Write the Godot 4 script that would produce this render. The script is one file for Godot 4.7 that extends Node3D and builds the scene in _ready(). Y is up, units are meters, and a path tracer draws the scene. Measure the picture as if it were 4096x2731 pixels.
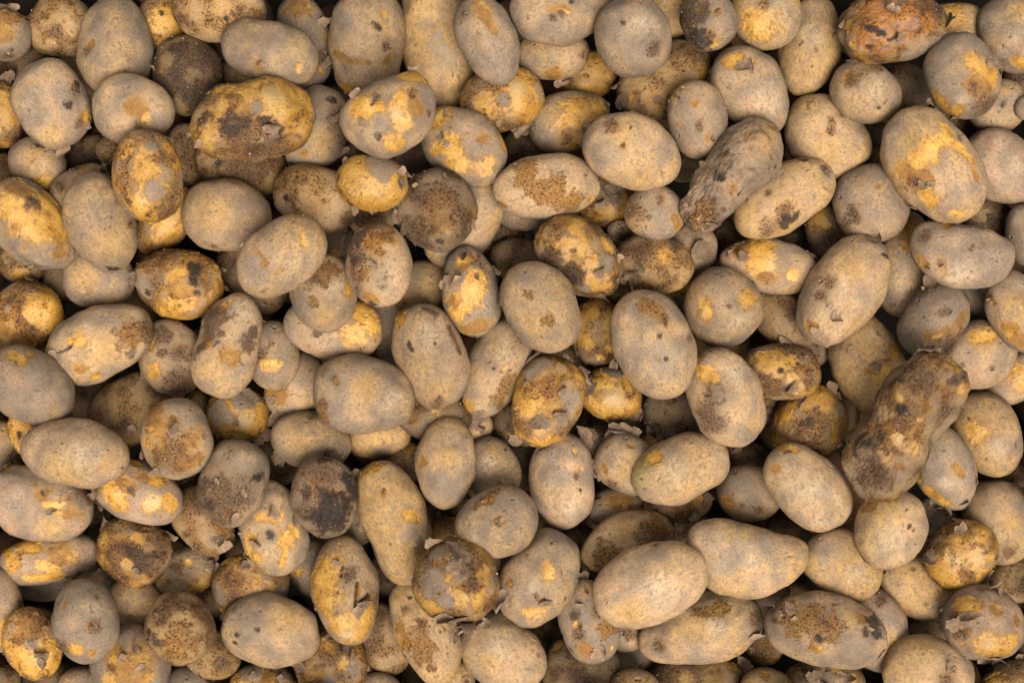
extends Node3D
# A crate heaped with freshly dug potatoes, seen from straight above under an overcast sky.

# skin and flesh colours, as they stand in daylight (sRGB)
const TAN := Vector3(0.790, 0.640, 0.472)
const GREY := Vector3(0.600, 0.515, 0.435)
const WARM := Vector3(0.812, 0.630, 0.382)
const PALE := Vector3(0.835, 0.725, 0.590)
const PINK := Vector3(0.735, 0.595, 0.500)
const BROWN := Vector3(0.380, 0.270, 0.175)
const GOLD := Vector3(0.630, 0.455, 0.235)
const BLACK := Vector3(0.190, 0.145, 0.110)
const GREEN := Vector3(0.560, 0.570, 0.230)
const YELLOW := Vector3(0.890, 0.645, 0.255)
const ORANGE := Vector3(0.640, 0.430, 0.180)
const CREAM := Vector3(0.960, 0.755, 0.370)
const ROT := Vector3(0.735, 0.465, 0.190)
const DUST := Vector3(0.660, 0.565, 0.480)

# how each kind of skin starts out: grey, dirt, peel, orange, warm, pink, gold speckle, tone
const STYLES := {
	"t": [-0.12, -0.62, -1.3, 0.0, -0.25, 0.15, 0.0, 1.0],
	"g": [0.34, -0.60, -1.2, 0.0, -0.55, 0.15, 0.0, 0.98],
	"p": [0.10, -0.55, -1.0, 0.3, -0.55, 0.75, 0.0, 1.0],
	"w": [-0.40, -0.52, -1.3, 0.0, 0.30, 0.0, 0.0, 1.0],
	"s": [-0.25, -0.10, -1.2, 0.2, 0.20, 0.1, 0.75, 0.95],
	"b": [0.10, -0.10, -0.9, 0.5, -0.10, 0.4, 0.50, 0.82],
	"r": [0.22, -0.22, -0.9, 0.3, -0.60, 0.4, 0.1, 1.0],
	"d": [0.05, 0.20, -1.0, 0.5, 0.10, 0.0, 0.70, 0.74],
	"y": [0.10, 0.02, 0.12, 0.05, -0.10, 0.1, 0.75, 0.97],
	"o": [0.10, 0.10, -0.04, 0.45, -0.10, 0.2, 0.80, 0.93],
}

var todo: Array[Dictionary] = []
var built: Array = []
var nets := {}
var n_low := FastNoiseLite.new()
var n_mid := FastNoiseLite.new()
var n_fine := FastNoiseLite.new()
var n_grain := FastNoiseLite.new()
var skins: Array[StandardMaterial3D] = []
var peels: Array[StandardMaterial3D] = []
var soiled_skins: Array[StandardMaterial3D] = []
var flake_skin: StandardMaterial3D


func _ready():
	# ---------- camera
	var cam := Camera3D.new()
	cam.name = "camera"
	cam.fov = 22.0
	cam.near = 0.05
	cam.far = 60.0
	cam.position = Vector3(0, 1.28614, 0)
	cam.rotation_degrees = Vector3(-90, 0, 0)
	add_child(cam)
	# ---------- overcast sky, one soft sun
	var sky_mat := ProceduralSkyMaterial.new()
	sky_mat.sky_top_color = Color(1.0, 0.985, 0.96)
	sky_mat.sky_horizon_color = Color(0.52, 0.52, 0.52)
	sky_mat.sky_curve = 0.6
	sky_mat.ground_bottom_color = Color(0.20, 0.19, 0.17)
	sky_mat.ground_horizon_color = Color(0.42, 0.42, 0.42)
	var sky := Sky.new()
	sky.sky_material = sky_mat
	var env := Environment.new()
	env.background_mode = Environment.BG_SKY
	env.sky = sky
	env.tonemap_mode = Environment.TONE_MAPPER_LINEAR
	env.background_energy_multiplier = 0.31
	env.tonemap_exposure = 6.9
	env.sdfgi_enabled = true
	env.ssao_enabled = true
	env.ssil_enabled = true
	var we := WorldEnvironment.new()
	we.name = "daylight"
	we.environment = env
	add_child(we)
	var sun := DirectionalLight3D.new()
	sun.name = "sun"
	sun.light_energy = 0.5
	sun.light_color = Color(1.0, 0.98, 0.94)
	sun.light_angular_distance = 34.0
	sun.shadow_enabled = true
	sun.rotation_degrees = Vector3(-64, 22, 0)
	add_child(sun)

	set_up_noise()
	set_up_materials()
	# ---------- the setting: soil, and the crate that holds the heap
	ground()
	soil()
	crate()
	# ---------- the potatoes, in the order of the photograph's rows: label, centre, turn (roll, yaw, pitch), radii, skin, shape, marks, flakes
	list_potatoes()
	built.resize(todo.size())
	for p in todo:
		if not nets.has(p.rings):
			nets[p.rings] = net(p.rings)
	var job := WorkerThreadPool.add_group_task(grow, todo.size())
	WorkerThreadPool.wait_for_group_task_completion(job)
	for i in todo.size():
		place(i)
	bury()
	crumbs()


func set_up_noise():
	var k := 0
	for n in [n_low, n_mid, n_fine, n_grain]:
		n.noise_type = FastNoiseLite.TYPE_SIMPLEX_SMOOTH
		n.fractal_type = FastNoiseLite.FRACTAL_NONE
		n.seed = 11 + k
		n.frequency = [0.26, 0.85, 2.6, 6.5][k]
		k += 1
	n_mid.fractal_type = FastNoiseLite.FRACTAL_FBM
	n_mid.fractal_octaves = 3
	n_fine.fractal_type = FastNoiseLite.FRACTAL_FBM
	n_fine.fractal_octaves = 2


func speckle(frequency: float, seed_: int, stops: Array, type := FastNoiseLite.TYPE_SIMPLEX_SMOOTH, octaves := 3) -> NoiseTexture2D:
	var n := FastNoiseLite.new()
	n.noise_type = type
	n.seed = seed_
	n.frequency = frequency
	n.fractal_type = FastNoiseLite.FRACTAL_FBM
	n.fractal_octaves = octaves
	var t := NoiseTexture2D.new()
	t.width = 640
	t.height = 640
	t.seamless = true
	t.noise = n
	var g := Gradient.new()
	g.offsets = PackedFloat32Array(stops.map(func(s): return s[0]))
	g.colors = PackedColorArray(stops.map(func(s): return s[1]))
	t.color_ramp = g
	return t


func set_up_materials():
	var pores := speckle(0.045, 5, [[0.0, Color(0.72, 0.67, 0.63)], [0.22, Color(0.88, 0.86, 0.84)], [0.38, Color(0.97, 0.965, 0.96)], [0.55, Color(1, 1, 1)], [1.0, Color(1, 1, 1)]], FastNoiseLite.TYPE_SIMPLEX_SMOOTH, 4)
	var pepper := speckle(0.032, 33, [[0.0, Color(0.36, 0.30, 0.22)], [0.25, Color(0.60, 0.53, 0.45)], [0.40, Color(0.89, 0.86, 0.82)], [0.52, Color(1, 1, 1)], [1.0, Color(1, 1, 1)]], FastNoiseLite.TYPE_SIMPLEX_SMOOTH, 4)
	var sand := speckle(0.075, 9, [[0.0, Color(0.80, 0.74, 0.64, 0.0)], [0.88, Color(0.60, 0.54, 0.45, 0.0)], [0.94, Color(0.64, 0.58, 0.48, 0.5)], [1.0, Color(0.70, 0.64, 0.56, 0.8)]], FastNoiseLite.TYPE_SIMPLEX, 2)
	var grit := speckle(0.05, 21, [[0.0, Color(0, 0, 0)], [1.0, Color(1, 1, 1)]], FastNoiseLite.TYPE_SIMPLEX_SMOOTH, 5)
	for k in 4:
		var m := StandardMaterial3D.new()
		m.resource_name = "potato skin"
		m.vertex_color_use_as_albedo = true
		m.vertex_color_is_srgb = true
		m.albedo_texture = pores
		m.detail_enabled = true
		m.detail_albedo = sand
		m.detail_blend_mode = BaseMaterial3D.BLEND_MODE_MIX
		m.heightmap_enabled = true
		m.heightmap_texture = grit
		m.heightmap_scale = 0.022
		m.uv1_triplanar = true
		m.uv1_triplanar_sharpness = 4.0
		m.uv1_scale = Vector3.ONE * (17.0 + 2.0 * k)
		m.uv1_offset = Vector3(0.37, 0.61, 0.13) * k
		m.roughness = 0.78
		m.metallic_specular = 0.33
		skins.append(m)
		var p := m.duplicate() as StandardMaterial3D
		p.resource_name = "peeled potato"
		p.roughness = 0.58
		p.metallic_specular = 0.42
		p.heightmap_scale = 0.02
		p.detail_enabled = false
		peels.append(p)
		var e := m.duplicate() as StandardMaterial3D
		e.resource_name = "soiled potato skin"
		e.albedo_texture = pepper
		e.detail_enabled = false
		e.roughness = 0.8
		soiled_skins.append(e)
	flake_skin = StandardMaterial3D.new()
	flake_skin.resource_name = "loose skin"
	flake_skin.vertex_color_use_as_albedo = true
	flake_skin.vertex_color_is_srgb = true
	flake_skin.albedo_texture = pores
	flake_skin.heightmap_enabled = true
	flake_skin.heightmap_texture = grit
	flake_skin.heightmap_scale = 0.03
	flake_skin.uv1_triplanar = true
	flake_skin.uv1_scale = Vector3.ONE * 22.0
	flake_skin.roughness = 0.85
	flake_skin.metallic_specular = 0.3
	flake_skin.cull_mode = BaseMaterial3D.CULL_DISABLED
	flake_skin.backlight_enabled = true
	flake_skin.backlight = Color(0.12, 0.10, 0.07)


func soil():
	var st := SurfaceTool.new()
	st.begin(Mesh.PRIMITIVE_TRIANGLES)
	var nx := 90
	var nz := 62
	for j in nz + 1:
		for i in nx + 1:
			var x := lerpf(-0.465, 0.465, float(i) / nx)
			var z := lerpf(-0.2675, 0.351, float(j) / nz)
			var h := n_low.get_noise_2d(x * 900.0, z * 900.0) * 0.003 + n_mid.get_noise_2d(x * 180.0, z * 180.0) * 0.002
			st.add_vertex(Vector3(x, -0.088 + h, z))
	for j in nz:
		for i in nx:
			var a := j * (nx + 1) + i
			for k in [a, a + 1, a + nx + 1, a + 1, a + nx + 2, a + nx + 1]:
				st.add_index(k)
	st.generate_normals()
	var m := StandardMaterial3D.new()
	m.resource_name = "damp soil"
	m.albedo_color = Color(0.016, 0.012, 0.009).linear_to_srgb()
	m.roughness = 0.95
	m.metallic_specular = 0.2
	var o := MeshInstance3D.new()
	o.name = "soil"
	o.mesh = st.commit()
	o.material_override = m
	o.set_meta("kind", "structure")
	o.set_meta("label", "dark soil on the bottom of the crate between the potatoes")
	add_child(o, true)


func ground():
	var m := StandardMaterial3D.new()
	m.resource_name = "concrete yard"
	m.albedo_color = Color(0.22, 0.21, 0.20).linear_to_srgb()
	m.albedo_texture = speckle(0.02, 61, [[0.0, Color(0.7, 0.7, 0.7)], [1.0, Color(1, 1, 1)]])
	m.uv1_triplanar = true
	m.uv1_world_triplanar = true
	m.uv1_scale = Vector3.ONE * 0.8
	m.roughness = 0.9
	var p := PlaneMesh.new()
	p.size = Vector2(50, 50)
	var o := MeshInstance3D.new()
	o.name = "ground"
	o.mesh = p
	o.material_override = m
	o.position.y = -0.106
	o.set_meta("kind", "structure")
	o.set_meta("label", "grey ground that the crate of potatoes stands on")
	add_child(o, true)


# the lower layers of the heap, which carry the potatoes on top and fill the crate to its walls
func bury():
	var rng := RandomNumberGenerator.new()
	rng.seed = 4242
	var balls: Array = []
	for p in todo:
		balls.append([p.at, p.radii, Basis.from_euler(p.turn).transposed()])
	var found: Array[Transform3D] = []
	for layer in 9:
		var y := -0.068 + layer * 0.016
		for gx in range(-14, 15):
			for gz in range(-9, 13):
				var r := rng.randf_range(0.017, 0.025)
				var at := Vector3(gx * 0.034 + (0.018 if layer % 2 else 0.0) + rng.randf_range(-0.006, 0.006), y + rng.randf_range(-0.004, 0.004), gz * 0.031 + 0.010 + rng.randf_range(-0.006, 0.006))
				var long := rng.randf_range(1.0, 1.35)
				var turn := Basis(Vector3.UP, rng.randf() * TAU) * Basis(Vector3.BACK, rng.randf_range(-0.4, 0.4))
				if absf(at.x) > 0.466 - r * 1.15 or at.z < -0.267 + r * 1.15 or at.z > 0.352 - r * 1.15:
					continue
				var k := (1.28614 - at.y) / 1.28614
				var outside := absf(at.x) - r * long > 0.377 * k or absf(at.z) - r * long > 0.252 * k
				if not outside and at.y + r > 0.040:
					continue
				var ok := true
				for b in balls:
					var d: Vector3 = at - b[0]
					if absf(d.x) > 0.085 or absf(d.z) > 0.085 or absf(d.y) > 0.085:
						continue
					var l: Vector3 = b[2] * d
					var e: Vector3 = b[1] + Vector3.ONE * r * 0.88
					if Vector3(l.x / e.x, l.y / e.y, l.z / e.z).length() < 1.0:
						ok = false
						break
				if ok and not outside and at.y + r > -0.030:
					# only where the potatoes above hide it
					for s in 9:
						var q := at + (Vector3(cos(s * TAU / 8.0), 0, sin(s * TAU / 8.0)) * r * long * 1.02 if s < 8 else Vector3.ZERO)
						var hidden := false
						for b in balls:
							if b[0].y < at.y + 0.006:
								continue
							var d: Vector3 = q * ((1.28614 - b[0].y) / (1.28614 - q.y)) - b[0]
							if Vector2(d.x, d.z).length() < minf(b[1].x, b[1].z) * 0.97:
								hidden = true
								break
						if not hidden:
							ok = false
							break
				if ok:
					balls.append([at, Vector3(r * long, r, r), turn.transposed()])
					found.append(Transform3D(turn.scaled_local(Vector3(r * long, r * 0.92, r)), at))
	var n := net(12)
	var pos := PackedVector3Array()
	var col := PackedColorArray()
	for d in n.dirs:
		var q: Vector3 = d * 2.2
		pos.append(d * (1.0 + 0.10 * n_low.get_noise_3dv(q * 1.5)))
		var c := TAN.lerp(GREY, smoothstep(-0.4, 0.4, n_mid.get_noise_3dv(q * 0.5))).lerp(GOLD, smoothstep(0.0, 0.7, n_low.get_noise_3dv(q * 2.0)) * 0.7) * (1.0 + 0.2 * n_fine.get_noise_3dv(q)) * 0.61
		col.append(Color(c.x, c.y, c.z))
	var a := []
	a.resize(Mesh.ARRAY_MAX)
	a[Mesh.ARRAY_VERTEX] = pos
	a[Mesh.ARRAY_NORMAL] = n.dirs
	a[Mesh.ARRAY_COLOR] = col
	a[Mesh.ARRAY_INDEX] = n.tris
	var mesh := ArrayMesh.new()
	mesh.add_surface_from_arrays(Mesh.PRIMITIVE_TRIANGLES, a)
	var skin := StandardMaterial3D.new()
	skin.resource_name = "soiled skin"
	skin.vertex_color_use_as_albedo = true
	skin.vertex_color_is_srgb = true
	skin.roughness = 0.85
	skin.metallic_specular = 0.3
	mesh.surface_set_material(0, skin)
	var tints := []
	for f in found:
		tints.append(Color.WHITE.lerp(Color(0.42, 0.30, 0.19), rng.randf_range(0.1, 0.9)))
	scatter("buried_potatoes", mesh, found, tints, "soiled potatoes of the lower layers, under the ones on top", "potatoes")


func scatter(called: String, mesh: Mesh, where: Array[Transform3D], tints: Array, label: String, category: String):
	var mm := MultiMesh.new()
	mm.transform_format = MultiMesh.TRANSFORM_3D
	mm.use_colors = tints.size() > 0
	mm.mesh = mesh
	mm.instance_count = where.size()
	for i in where.size():
		mm.set_instance_transform(i, where[i])
		if tints.size():
			mm.set_instance_color(i, tints[i])
	var o := MultiMeshInstance3D.new()
	o.name = called
	o.multimesh = mm
	o.set_meta("kind", "stuff")
	o.set_meta("label", label)
	o.set_meta("category", category)
	add_child(o, true)


# grains of sand and crumbs of earth that cling to the skins
func crumbs():
	var rng := RandomNumberGenerator.new()
	rng.seed = 515
	var where: Array[Transform3D] = []
	var tints := []
	for i in todo.size():
		var p := todo[i]
		var many: int = {"t": 10, "g": 12, "w": 10, "p": 12, "s": 34, "b": 40, "r": 44, "d": 44, "y": 26, "o": 32}[p.skin]
		if p.at.y < 0.0:
			many = 10
		var t := Transform3D(Basis.from_euler(p.turn), p.at)
		for list in [0, 1, 2]:
			if built[i][list] == null:
				continue
			var pos: PackedVector3Array = built[i][list][Mesh.ARRAY_VERTEX]
			var nor: PackedVector3Array = built[i][list][Mesh.ARRAY_NORMAL]
			var share := int(many * (1.0 if list == 0 else 0.6 if list == 1 else 1.4) * minf(1.0, pos.size() / 3000.0 + 0.1))
			for k in share:
				var v := rng.randi() % pos.size()
				if nor[v].y < 0.05:
					continue
				var s := 0.00022 * exp(rng.randfn(0.0, 0.42))
				var turn := Basis.from_euler(Vector3(rng.randf() * TAU, rng.randf() * TAU, 0)).scaled_local(Vector3(s * rng.randf_range(0.8, 1.7), s, s * rng.randf_range(0.7, 1.1)))
				where.append(Transform3D(turn, t * (pos[v] + nor[v] * s * 0.5)))
				var c := (PALE * rng.randf_range(0.75, 1.0) if rng.randf() < 0.55 else BROWN * rng.randf_range(0.5, 1.2)) * 0.66
				tints.append(Color(c.x, c.y, c.z).srgb_to_linear())
	var grain := SphereMesh.new()
	grain.radius = 1.0
	grain.height = 2.0
	grain.radial_segments = 6
	grain.rings = 3
	var m := StandardMaterial3D.new()
	m.resource_name = "sand and earth"
	m.vertex_color_use_as_albedo = true
	m.roughness = 0.9
	grain.material = m
	scatter("soil_crumbs", grain, where, tints, "pale sand grains and dark earth crumbs clinging to the potatoes", "soil")


func crate():
	var blue := StandardMaterial3D.new()
	blue.resource_name = "blue plastic"
	blue.albedo_color = Color(0.006, 0.034, 0.062).linear_to_srgb()
	blue.roughness = 0.5
	var root := Node3D.new()
	root.name = "crate"
	root.set_meta("label", "dark blue plastic crate, its wall showing at the top right edge")
	root.set_meta("category", "crate")
	root.position = Vector3(0, -0.099, 0)
	add_child(root, true)
	# inner foot line, turn, length, lean outwards
	for w in [[Vector3(0, 0, -0.2680), 0.0, 0.96, 4.0], [Vector3(0, 0, 0.352), PI, 0.96, 3.0], [Vector3(-0.466, 0, 0.042), PI / 2, 0.63, 3.0], [Vector3(0.466, 0, 0.042), -PI / 2, 0.63, 3.0]]:
		var side := Basis(Vector3.UP, w[1]) * Basis(Vector3.RIGHT, deg_to_rad(-w[3]))
		bar(root, "crate_wall", blue, Vector3(w[2], 0.169, 0.005), w[0] + side * Vector3(0, 0.0845, -0.0025), side)
		bar(root, "crate_rim", blue, Vector3(w[2] + 0.03, 0.012, 0.020), w[0] + side * Vector3(0, 0.175, -0.010), side)
		for k in 9:
			bar(root, "rib", blue, Vector3(0.004, 0.159, 0.008), w[0] + side * Vector3((k - 4) * w[2] * 0.11, 0.082, -0.009), side)
	bar(root, "crate_floor", blue, Vector3(0.94, 0.006, 0.63), Vector3(0, -0.003, 0.042), Basis())


func bar(parent: Node3D, called: String, m: Material, size: Vector3, at: Vector3, turn: Basis):
	var b := BoxMesh.new()
	b.size = size
	var o := MeshInstance3D.new()
	o.name = called
	o.mesh = b
	o.material_override = m
	o.transform = Transform3D(turn, at)
	parent.add_child(o, true)


func potato(label: String, at: Vector3, turn: Vector3, radii: Vector3, skin: String, shape: Array, marks: String, flakes: String):
	var big := maxf(radii.x, radii.z)
	var rings := 22 if at.y < 0.003 else 30 if at.y < 0.020 and big < 0.042 else 40 if big > 0.042 else 36 if big > 0.036 else 32
	todo.append({"label": label, "at": at, "turn": turn, "radii": radii, "skin": skin, "shape": shape, "marks": marks, "flakes": flakes, "rings": rings})


# points on a sphere, ring by ring from its top, closely spaced above and wide below, and the triangles between them
func net(rings: int) -> Dictionary:
	var dirs := PackedVector3Array([Vector3.UP])
	var tris := PackedInt32Array()
	var before := 0
	var n_before := 1
	for k in range(1, rings + 1):
		var c := 1.0 - 1.08 * pow(float(k) / rings, 2.0)
		var s := sqrt(1.0 - c * c)
		var n := 8 * k
		var first := dirs.size()
		for j in n:
			var a := TAU * j / n
			dirs.append(Vector3(cos(a) * s, c, sin(a) * s))
		if k == 1:
			for j in n:
				tris.append_array([0, first + j, first + (j + 1) % n])
		else:
			for side in 8:
				for j in k:
					var o0 := first + (side * k + j) % n
					var o1 := first + (side * k + j + 1) % n
					var i0 := before + (side * (k - 1) + j) % n_before
					tris.append_array([i0, o0, o1])
					if j < k - 1:
						var i1 := before + (side * (k - 1) + j + 1) % n_before
						tris.append_array([i0, o1, i1])
		before = first
		n_before = n
	for t in [108.0, 124.0, 142.0, 162.0]:
		var first := dirs.size()
		for j in n_before:
			var a := TAU * j / n_before
			dirs.append(Vector3(cos(a) * sin(deg_to_rad(t)), cos(deg_to_rad(t)), sin(a) * sin(deg_to_rad(t))))
		for j in n_before:
			var j1 := (j + 1) % n_before
			tris.append_array([before + j, first + j, first + j1, before + j, first + j1, before + j1])
		before = first
	dirs.append(Vector3.DOWN)
	for j in n_before:
		tris.append_array([before + j, dirs.size() - 1, before + (j + 1) % n_before])
	return {"dirs": dirs, "tris": tris}


# where the skin lies in the direction d, without lumps
func body(d: Vector3, r: Vector3, shape: Array) -> Vector3:
	var x2 := d.x * d.x
	var s: float = (1.0 - shape[0] * d.x) * (1.0 - shape[2] * exp(-x2 / 0.07))
	var q: float = 1.0 + shape[3] * 1.2 * x2 * (1.0 - x2)
	return Vector3(r.x * d.x * q, r.y * d.y * s * q, r.z * (d.z * s * q + shape[1] * (x2 * 2.0 - 0.7)))


func lumps(q: Vector3) -> float:
	return n_low.get_noise_3dv(q) * 0.036 + n_low.get_noise_3dv(q * 2.7 + Vector3(31, 7, 5)) * 0.013


func front(u: float, v: float) -> Vector3:
	return Vector3(u, sqrt(maxf(0.0, 1.0 - u * u - v * v)), v).normalized()


func read_marks(text: String, r: Vector3, shape: Array) -> Array:
	var out := []
	if text == "":
		return out
	for s in text.split(";"):
		var w := s.split(" ")
		var a := body(front(float(w[1]), float(w[2])), r, shape) * 100.0
		var b := a
		if w.size() > 5:
			b = body(front(float(w[3]), float(w[4])), r, shape) * 100.0
		out.append([w[0], a, b - a, maxf((b - a).length_squared(), 1e-9), float(w[w.size() - 1]) * 0.1])
	return out


func grow(i: int):
	var p := todo[i]
	var r: Vector3 = p.radii
	var shape: Array = p.shape
	var lump: float = shape[4]
	var style: Array = STYLES[p.skin]
	var rng := RandomNumberGenerator.new()
	rng.seed = 7000 + i * 13
	var off := Vector3(rng.randf() * 300.0, rng.randf() * 300.0, rng.randf() * 300.0)
	var grey: float = style[0] + rng.randf_range(-0.32, 0.28)
	var dirt: float = style[1] + rng.randf_range(-0.08, 0.08)
	var peel: float = style[2]
	var orange: float = style[3]
	var warm: float = style[4] + rng.randf_range(-0.28, 0.28)
	var pink: float = clampf(style[5] + rng.randf_range(-0.15, 0.25), 0.0, 1.0)
	var gold: float = style[6]
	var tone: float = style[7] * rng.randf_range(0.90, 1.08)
	var rough: float = 1.0 if p.skin == "r" else 0.0
	var marks := read_marks(p.marks, r, shape)
	for k in rng.randi_range(3, 6):
		var a := rng.randf() * TAU
		var s := sqrt(rng.randf()) * 0.9
		marks.append(["e", body(front(cos(a) * s, sin(a) * s), r, shape) * 100.0, Vector3.ZERO, 1e-9, rng.randf_range(0.14, 0.30)])
	var dirs: PackedVector3Array = nets[p.rings].dirs
	var tris: PackedInt32Array = nets[p.rings].tris
	var n := dirs.size()
	var pos := PackedVector3Array()
	pos.resize(n)
	var col := PackedColorArray()
	col.resize(n)
	var wet := PackedByteArray()
	wet.resize(n)
	var mean := (r.x + r.y + r.z) / 3.0
	var inv := Vector3(1.0 / (r.x * r.x), 1.0 / (r.y * r.y), 1.0 / (r.z * r.z))
	var base_skin := TAN.lerp(PINK, pink * 0.8)
	for v in n:
		var d := dirs[v]
		var b := body(d, r, shape)
		var q := b * 100.0
		var qo := q + off
		var lo := n_low.get_noise_3dv(qo)
		var lo2 := n_low.get_noise_3dv(qo * 1.7 + Vector3(50, 90, 20))
		var mid := n_mid.get_noise_3dv(qo)
		var fine := n_fine.get_noise_3dv(qo)
		var grain := n_grain.get_noise_3dv(qo)
		var rise := mean * lump * (lo * 0.070 + n_low.get_noise_3dv(qo * 2.7 + Vector3(31, 7, 5)) * 0.020)
		rise += 0.00012 * fine + rough * (0.0007 * mid + 0.0004 * fine + 0.0002 * grain)
		# marks of this one potato
		var f_y := -9.0
		var f_o := -9.0
		var f_g := -9.0
		var f_t := -9.0
		var m_k := 0.0
		var m_d := 0.0
		var m_s := 0.0
		var m_w := 0.0
		var m_l := 0.0
		var m_n := 0.0
		var m_c := 0.0
		var m_b := 0.0
		var m_x := 0.0
		var m_e := 0.0
		var ragged := mid * 0.60 + fine * 0.34 + grain * 0.08
		var torn := lo2 * 0.35 + mid * 0.95 + fine * 0.5 + grain * 0.12
		for m in marks:
			var rel: Vector3 = q - m[1]
			var ax: Vector3 = m[2]
			rel -= ax * clampf(rel.dot(ax) / m[3], 0.0, 1.0)
			var dist: float = rel.length() / (m[4] * (1.22 if m[0] == "y" else 1.0))
			if dist > 2.2:
				continue
			var w := 1.0 - dist
			match m[0]:
				"y": f_y = maxf(f_y, w + torn * 0.30)
				"o": f_o = maxf(f_o, w + torn * 0.30)
				"g": f_g = maxf(f_g, w + torn * 0.70)
				"t": f_t = maxf(f_t, w + torn * 0.50)
				"k", "K":
					var kk := smoothstep(-0.40, 0.60, w + torn * 0.75)
					m_k = maxf(m_k, kk)
					if m[0] == "K" or m[4] < 0.40:
						m_b = maxf(m_b, kk)
				"d", "b": m_d = maxf(m_d, smoothstep(-0.75, 0.85, w + torn * 0.85))
				"s": m_s = maxf(m_s, smoothstep(-0.22, 0.36, w + torn * 0.9))
				"w": m_w = maxf(m_w, smoothstep(-0.7, 0.7, w + ragged * 0.6))
				"l": m_l = maxf(m_l, smoothstep(-0.8, 0.8, w + ragged * 0.6))
				"u": rise += m[4] * 0.0042 * smoothstep(0.0, 1.0, w + ragged * 0.2)
				"x": m_x = maxf(m_x, smoothstep(-0.2, 0.25, w + torn * 0.6))
				"n": m_n = maxf(m_n, smoothstep(-0.8, 0.7, w))
				"c": m_c = maxf(m_c, smoothstep(0.0, 0.6, w + fine * 0.3))
				"r": rise += smoothstep(-0.2, 0.4, w + ragged * 0.5) * (0.0010 * mid + 0.0009 * fine + 0.0005 * grain + 0.0004)
				"e": m_e = maxf(m_e, smoothstep(0.0, 1.0, w))
		# dry skin, dusted and mottled
		var c := base_skin.lerp(GREY, smoothstep(-0.55, 0.55, lo2 * 0.9 + mid * 0.55 + fine * 0.18 + grey) * 0.92)
		c = c.lerp(WARM, maxf(smoothstep(-0.25, 0.75, lo * 0.7 + mid * 0.75 + warm) * 0.85, m_w * 0.75))
		c = c.lerp(PALE, m_l * 0.6)
		c = c.lerp(GREEN, m_n * 0.36)
		c *= 1.0 + 0.22 * mid + 0.15 * fine + 0.03 * grain
		# grey bloom in small clouds, and pores
		c = c.lerp(GREY * 0.82, smoothstep(0.12, 0.42, fine * 0.8 + mid * 0.5 + lo * 0.2) * 0.55)
		c = c.lerp(BROWN, smoothstep(0.40, 0.66, grain * 0.70 + fine * 0.35) * 0.30)
		# fine scuffs and creases
		var crease := n_mid.get_noise_3dv(Vector3(qo.x, qo.y, qo.z * 1.2) + Vector3(13, 77, 40))
		c = c.lerp(BROWN * 1.4, (1.0 - smoothstep(0.0, 0.045, absf(crease))) * smoothstep(-0.05, 0.45, lo2 - mid * 0.5) * 0.24)
		# golden film where the outer skin is rubbed off, speckled with soil
		var kept := smoothstep(-0.05, 0.10, maxf(f_g, f_t) + ragged * 0.6)
		if f_g > f_t:
			c = c.lerp(GREY * (1.0 + 0.16 * mid + 0.10 * fine), kept * 0.75)
		var film := (1.0 - kept) * maxf(m_s, gold * smoothstep(-0.35, 0.45, lo2 * 0.6 + mid * 0.6 + 0.12))
		if film > 0.01:
			var g := GOLD * (1.0 + 0.22 * mid + 0.12 * fine)
			g = g.lerp(BROWN, smoothstep(-0.10, 0.75, fine * 0.60 + mid * 0.7 + grain * 0.12) * 0.70)
			if m_s > 0.02:
				g = g.lerp(BROWN * 0.9, smoothstep(1.0, 0.45, m_s) * 0.55)
			c = c.lerp(g, film)
		# clinging soil
		var soiled := maxf(m_d * 0.9 * (1.0 - 0.7 * smoothstep(0.1, 0.5, f_y)), (1.0 - kept) * smoothstep(0.10, 0.62, dirt + lo2 * 0.75 + mid * 0.65 + fine * 0.30))
		if soiled > 0.01:
			var e := BROWN.lerp(GOLD, smoothstep(0.10, 0.60, fine * 0.6 + grain * 0.6 - mid * 0.3) * 0.55) * (1.0 + 0.25 * grain)
			c = c.lerp(e, soiled * 0.80)
		# skin peeled away: yellow flesh-side, orange where it has browned
		var raw := maxf(f_y, f_o)
		var own := peel + lo * 0.75 + mid * 0.30
		raw = maxf(raw * 1.1, own)
		raw = minf(raw, -maxf(f_g, f_t) * 1.1 + 0.02)
		var edge := raw + ragged * (0.85 if raw > -1.5 else 0.0)
		var soft := 0.03 + 0.20 * smoothstep(-0.1, 0.5, lo2 + 0.4 * mid)
		var bare := smoothstep(-soft, soft, edge)
		if bare < 0.999 and edge > -0.16 and soft < 0.1:
			var lip := smoothstep(-0.16, -0.05, edge)
			c = c.lerp(DUST * (0.92 + 0.25 * fine), lip * 0.45)
			rise += 0.00042 * lip
		if edge > -0.62 and bare < 0.999:
			c = c.lerp(GOLD * 1.12, (1.0 - kept) * smoothstep(-0.62, -0.02, edge) * 0.62 * (1.0 if f_y > -0.9 or f_o > -0.9 or peel > -0.3 else 0.3))
		if bare > 0.0:
			var o := orange * 0.6 if f_y < -0.9 and f_o < -0.9 else (0.55 if f_o > f_y else -0.42)
			var f := YELLOW.lerp(ORANGE, smoothstep(-0.40, 0.75, o + mid * 0.65 + lo2 * 0.4))
			f = f.lerp(CREAM, smoothstep(0.05, 0.7, lo * 0.6 - mid * 0.6 + (0.0 if f_y > 0.2 else -0.2)) * 0.6)
			f = f.lerp(CREAM, smoothstep(0.45, 0.95, f_y - 0.5 * mid) * 0.40)
			f *= 0.98 + 0.10 * fine
			f = f.lerp(ORANGE * 0.62, smoothstep(0.05, 0.55, fine * 0.7 + mid * 0.55 + maxf(orange, 0.0) * 0.3 - 0.14) * 0.50)
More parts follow.
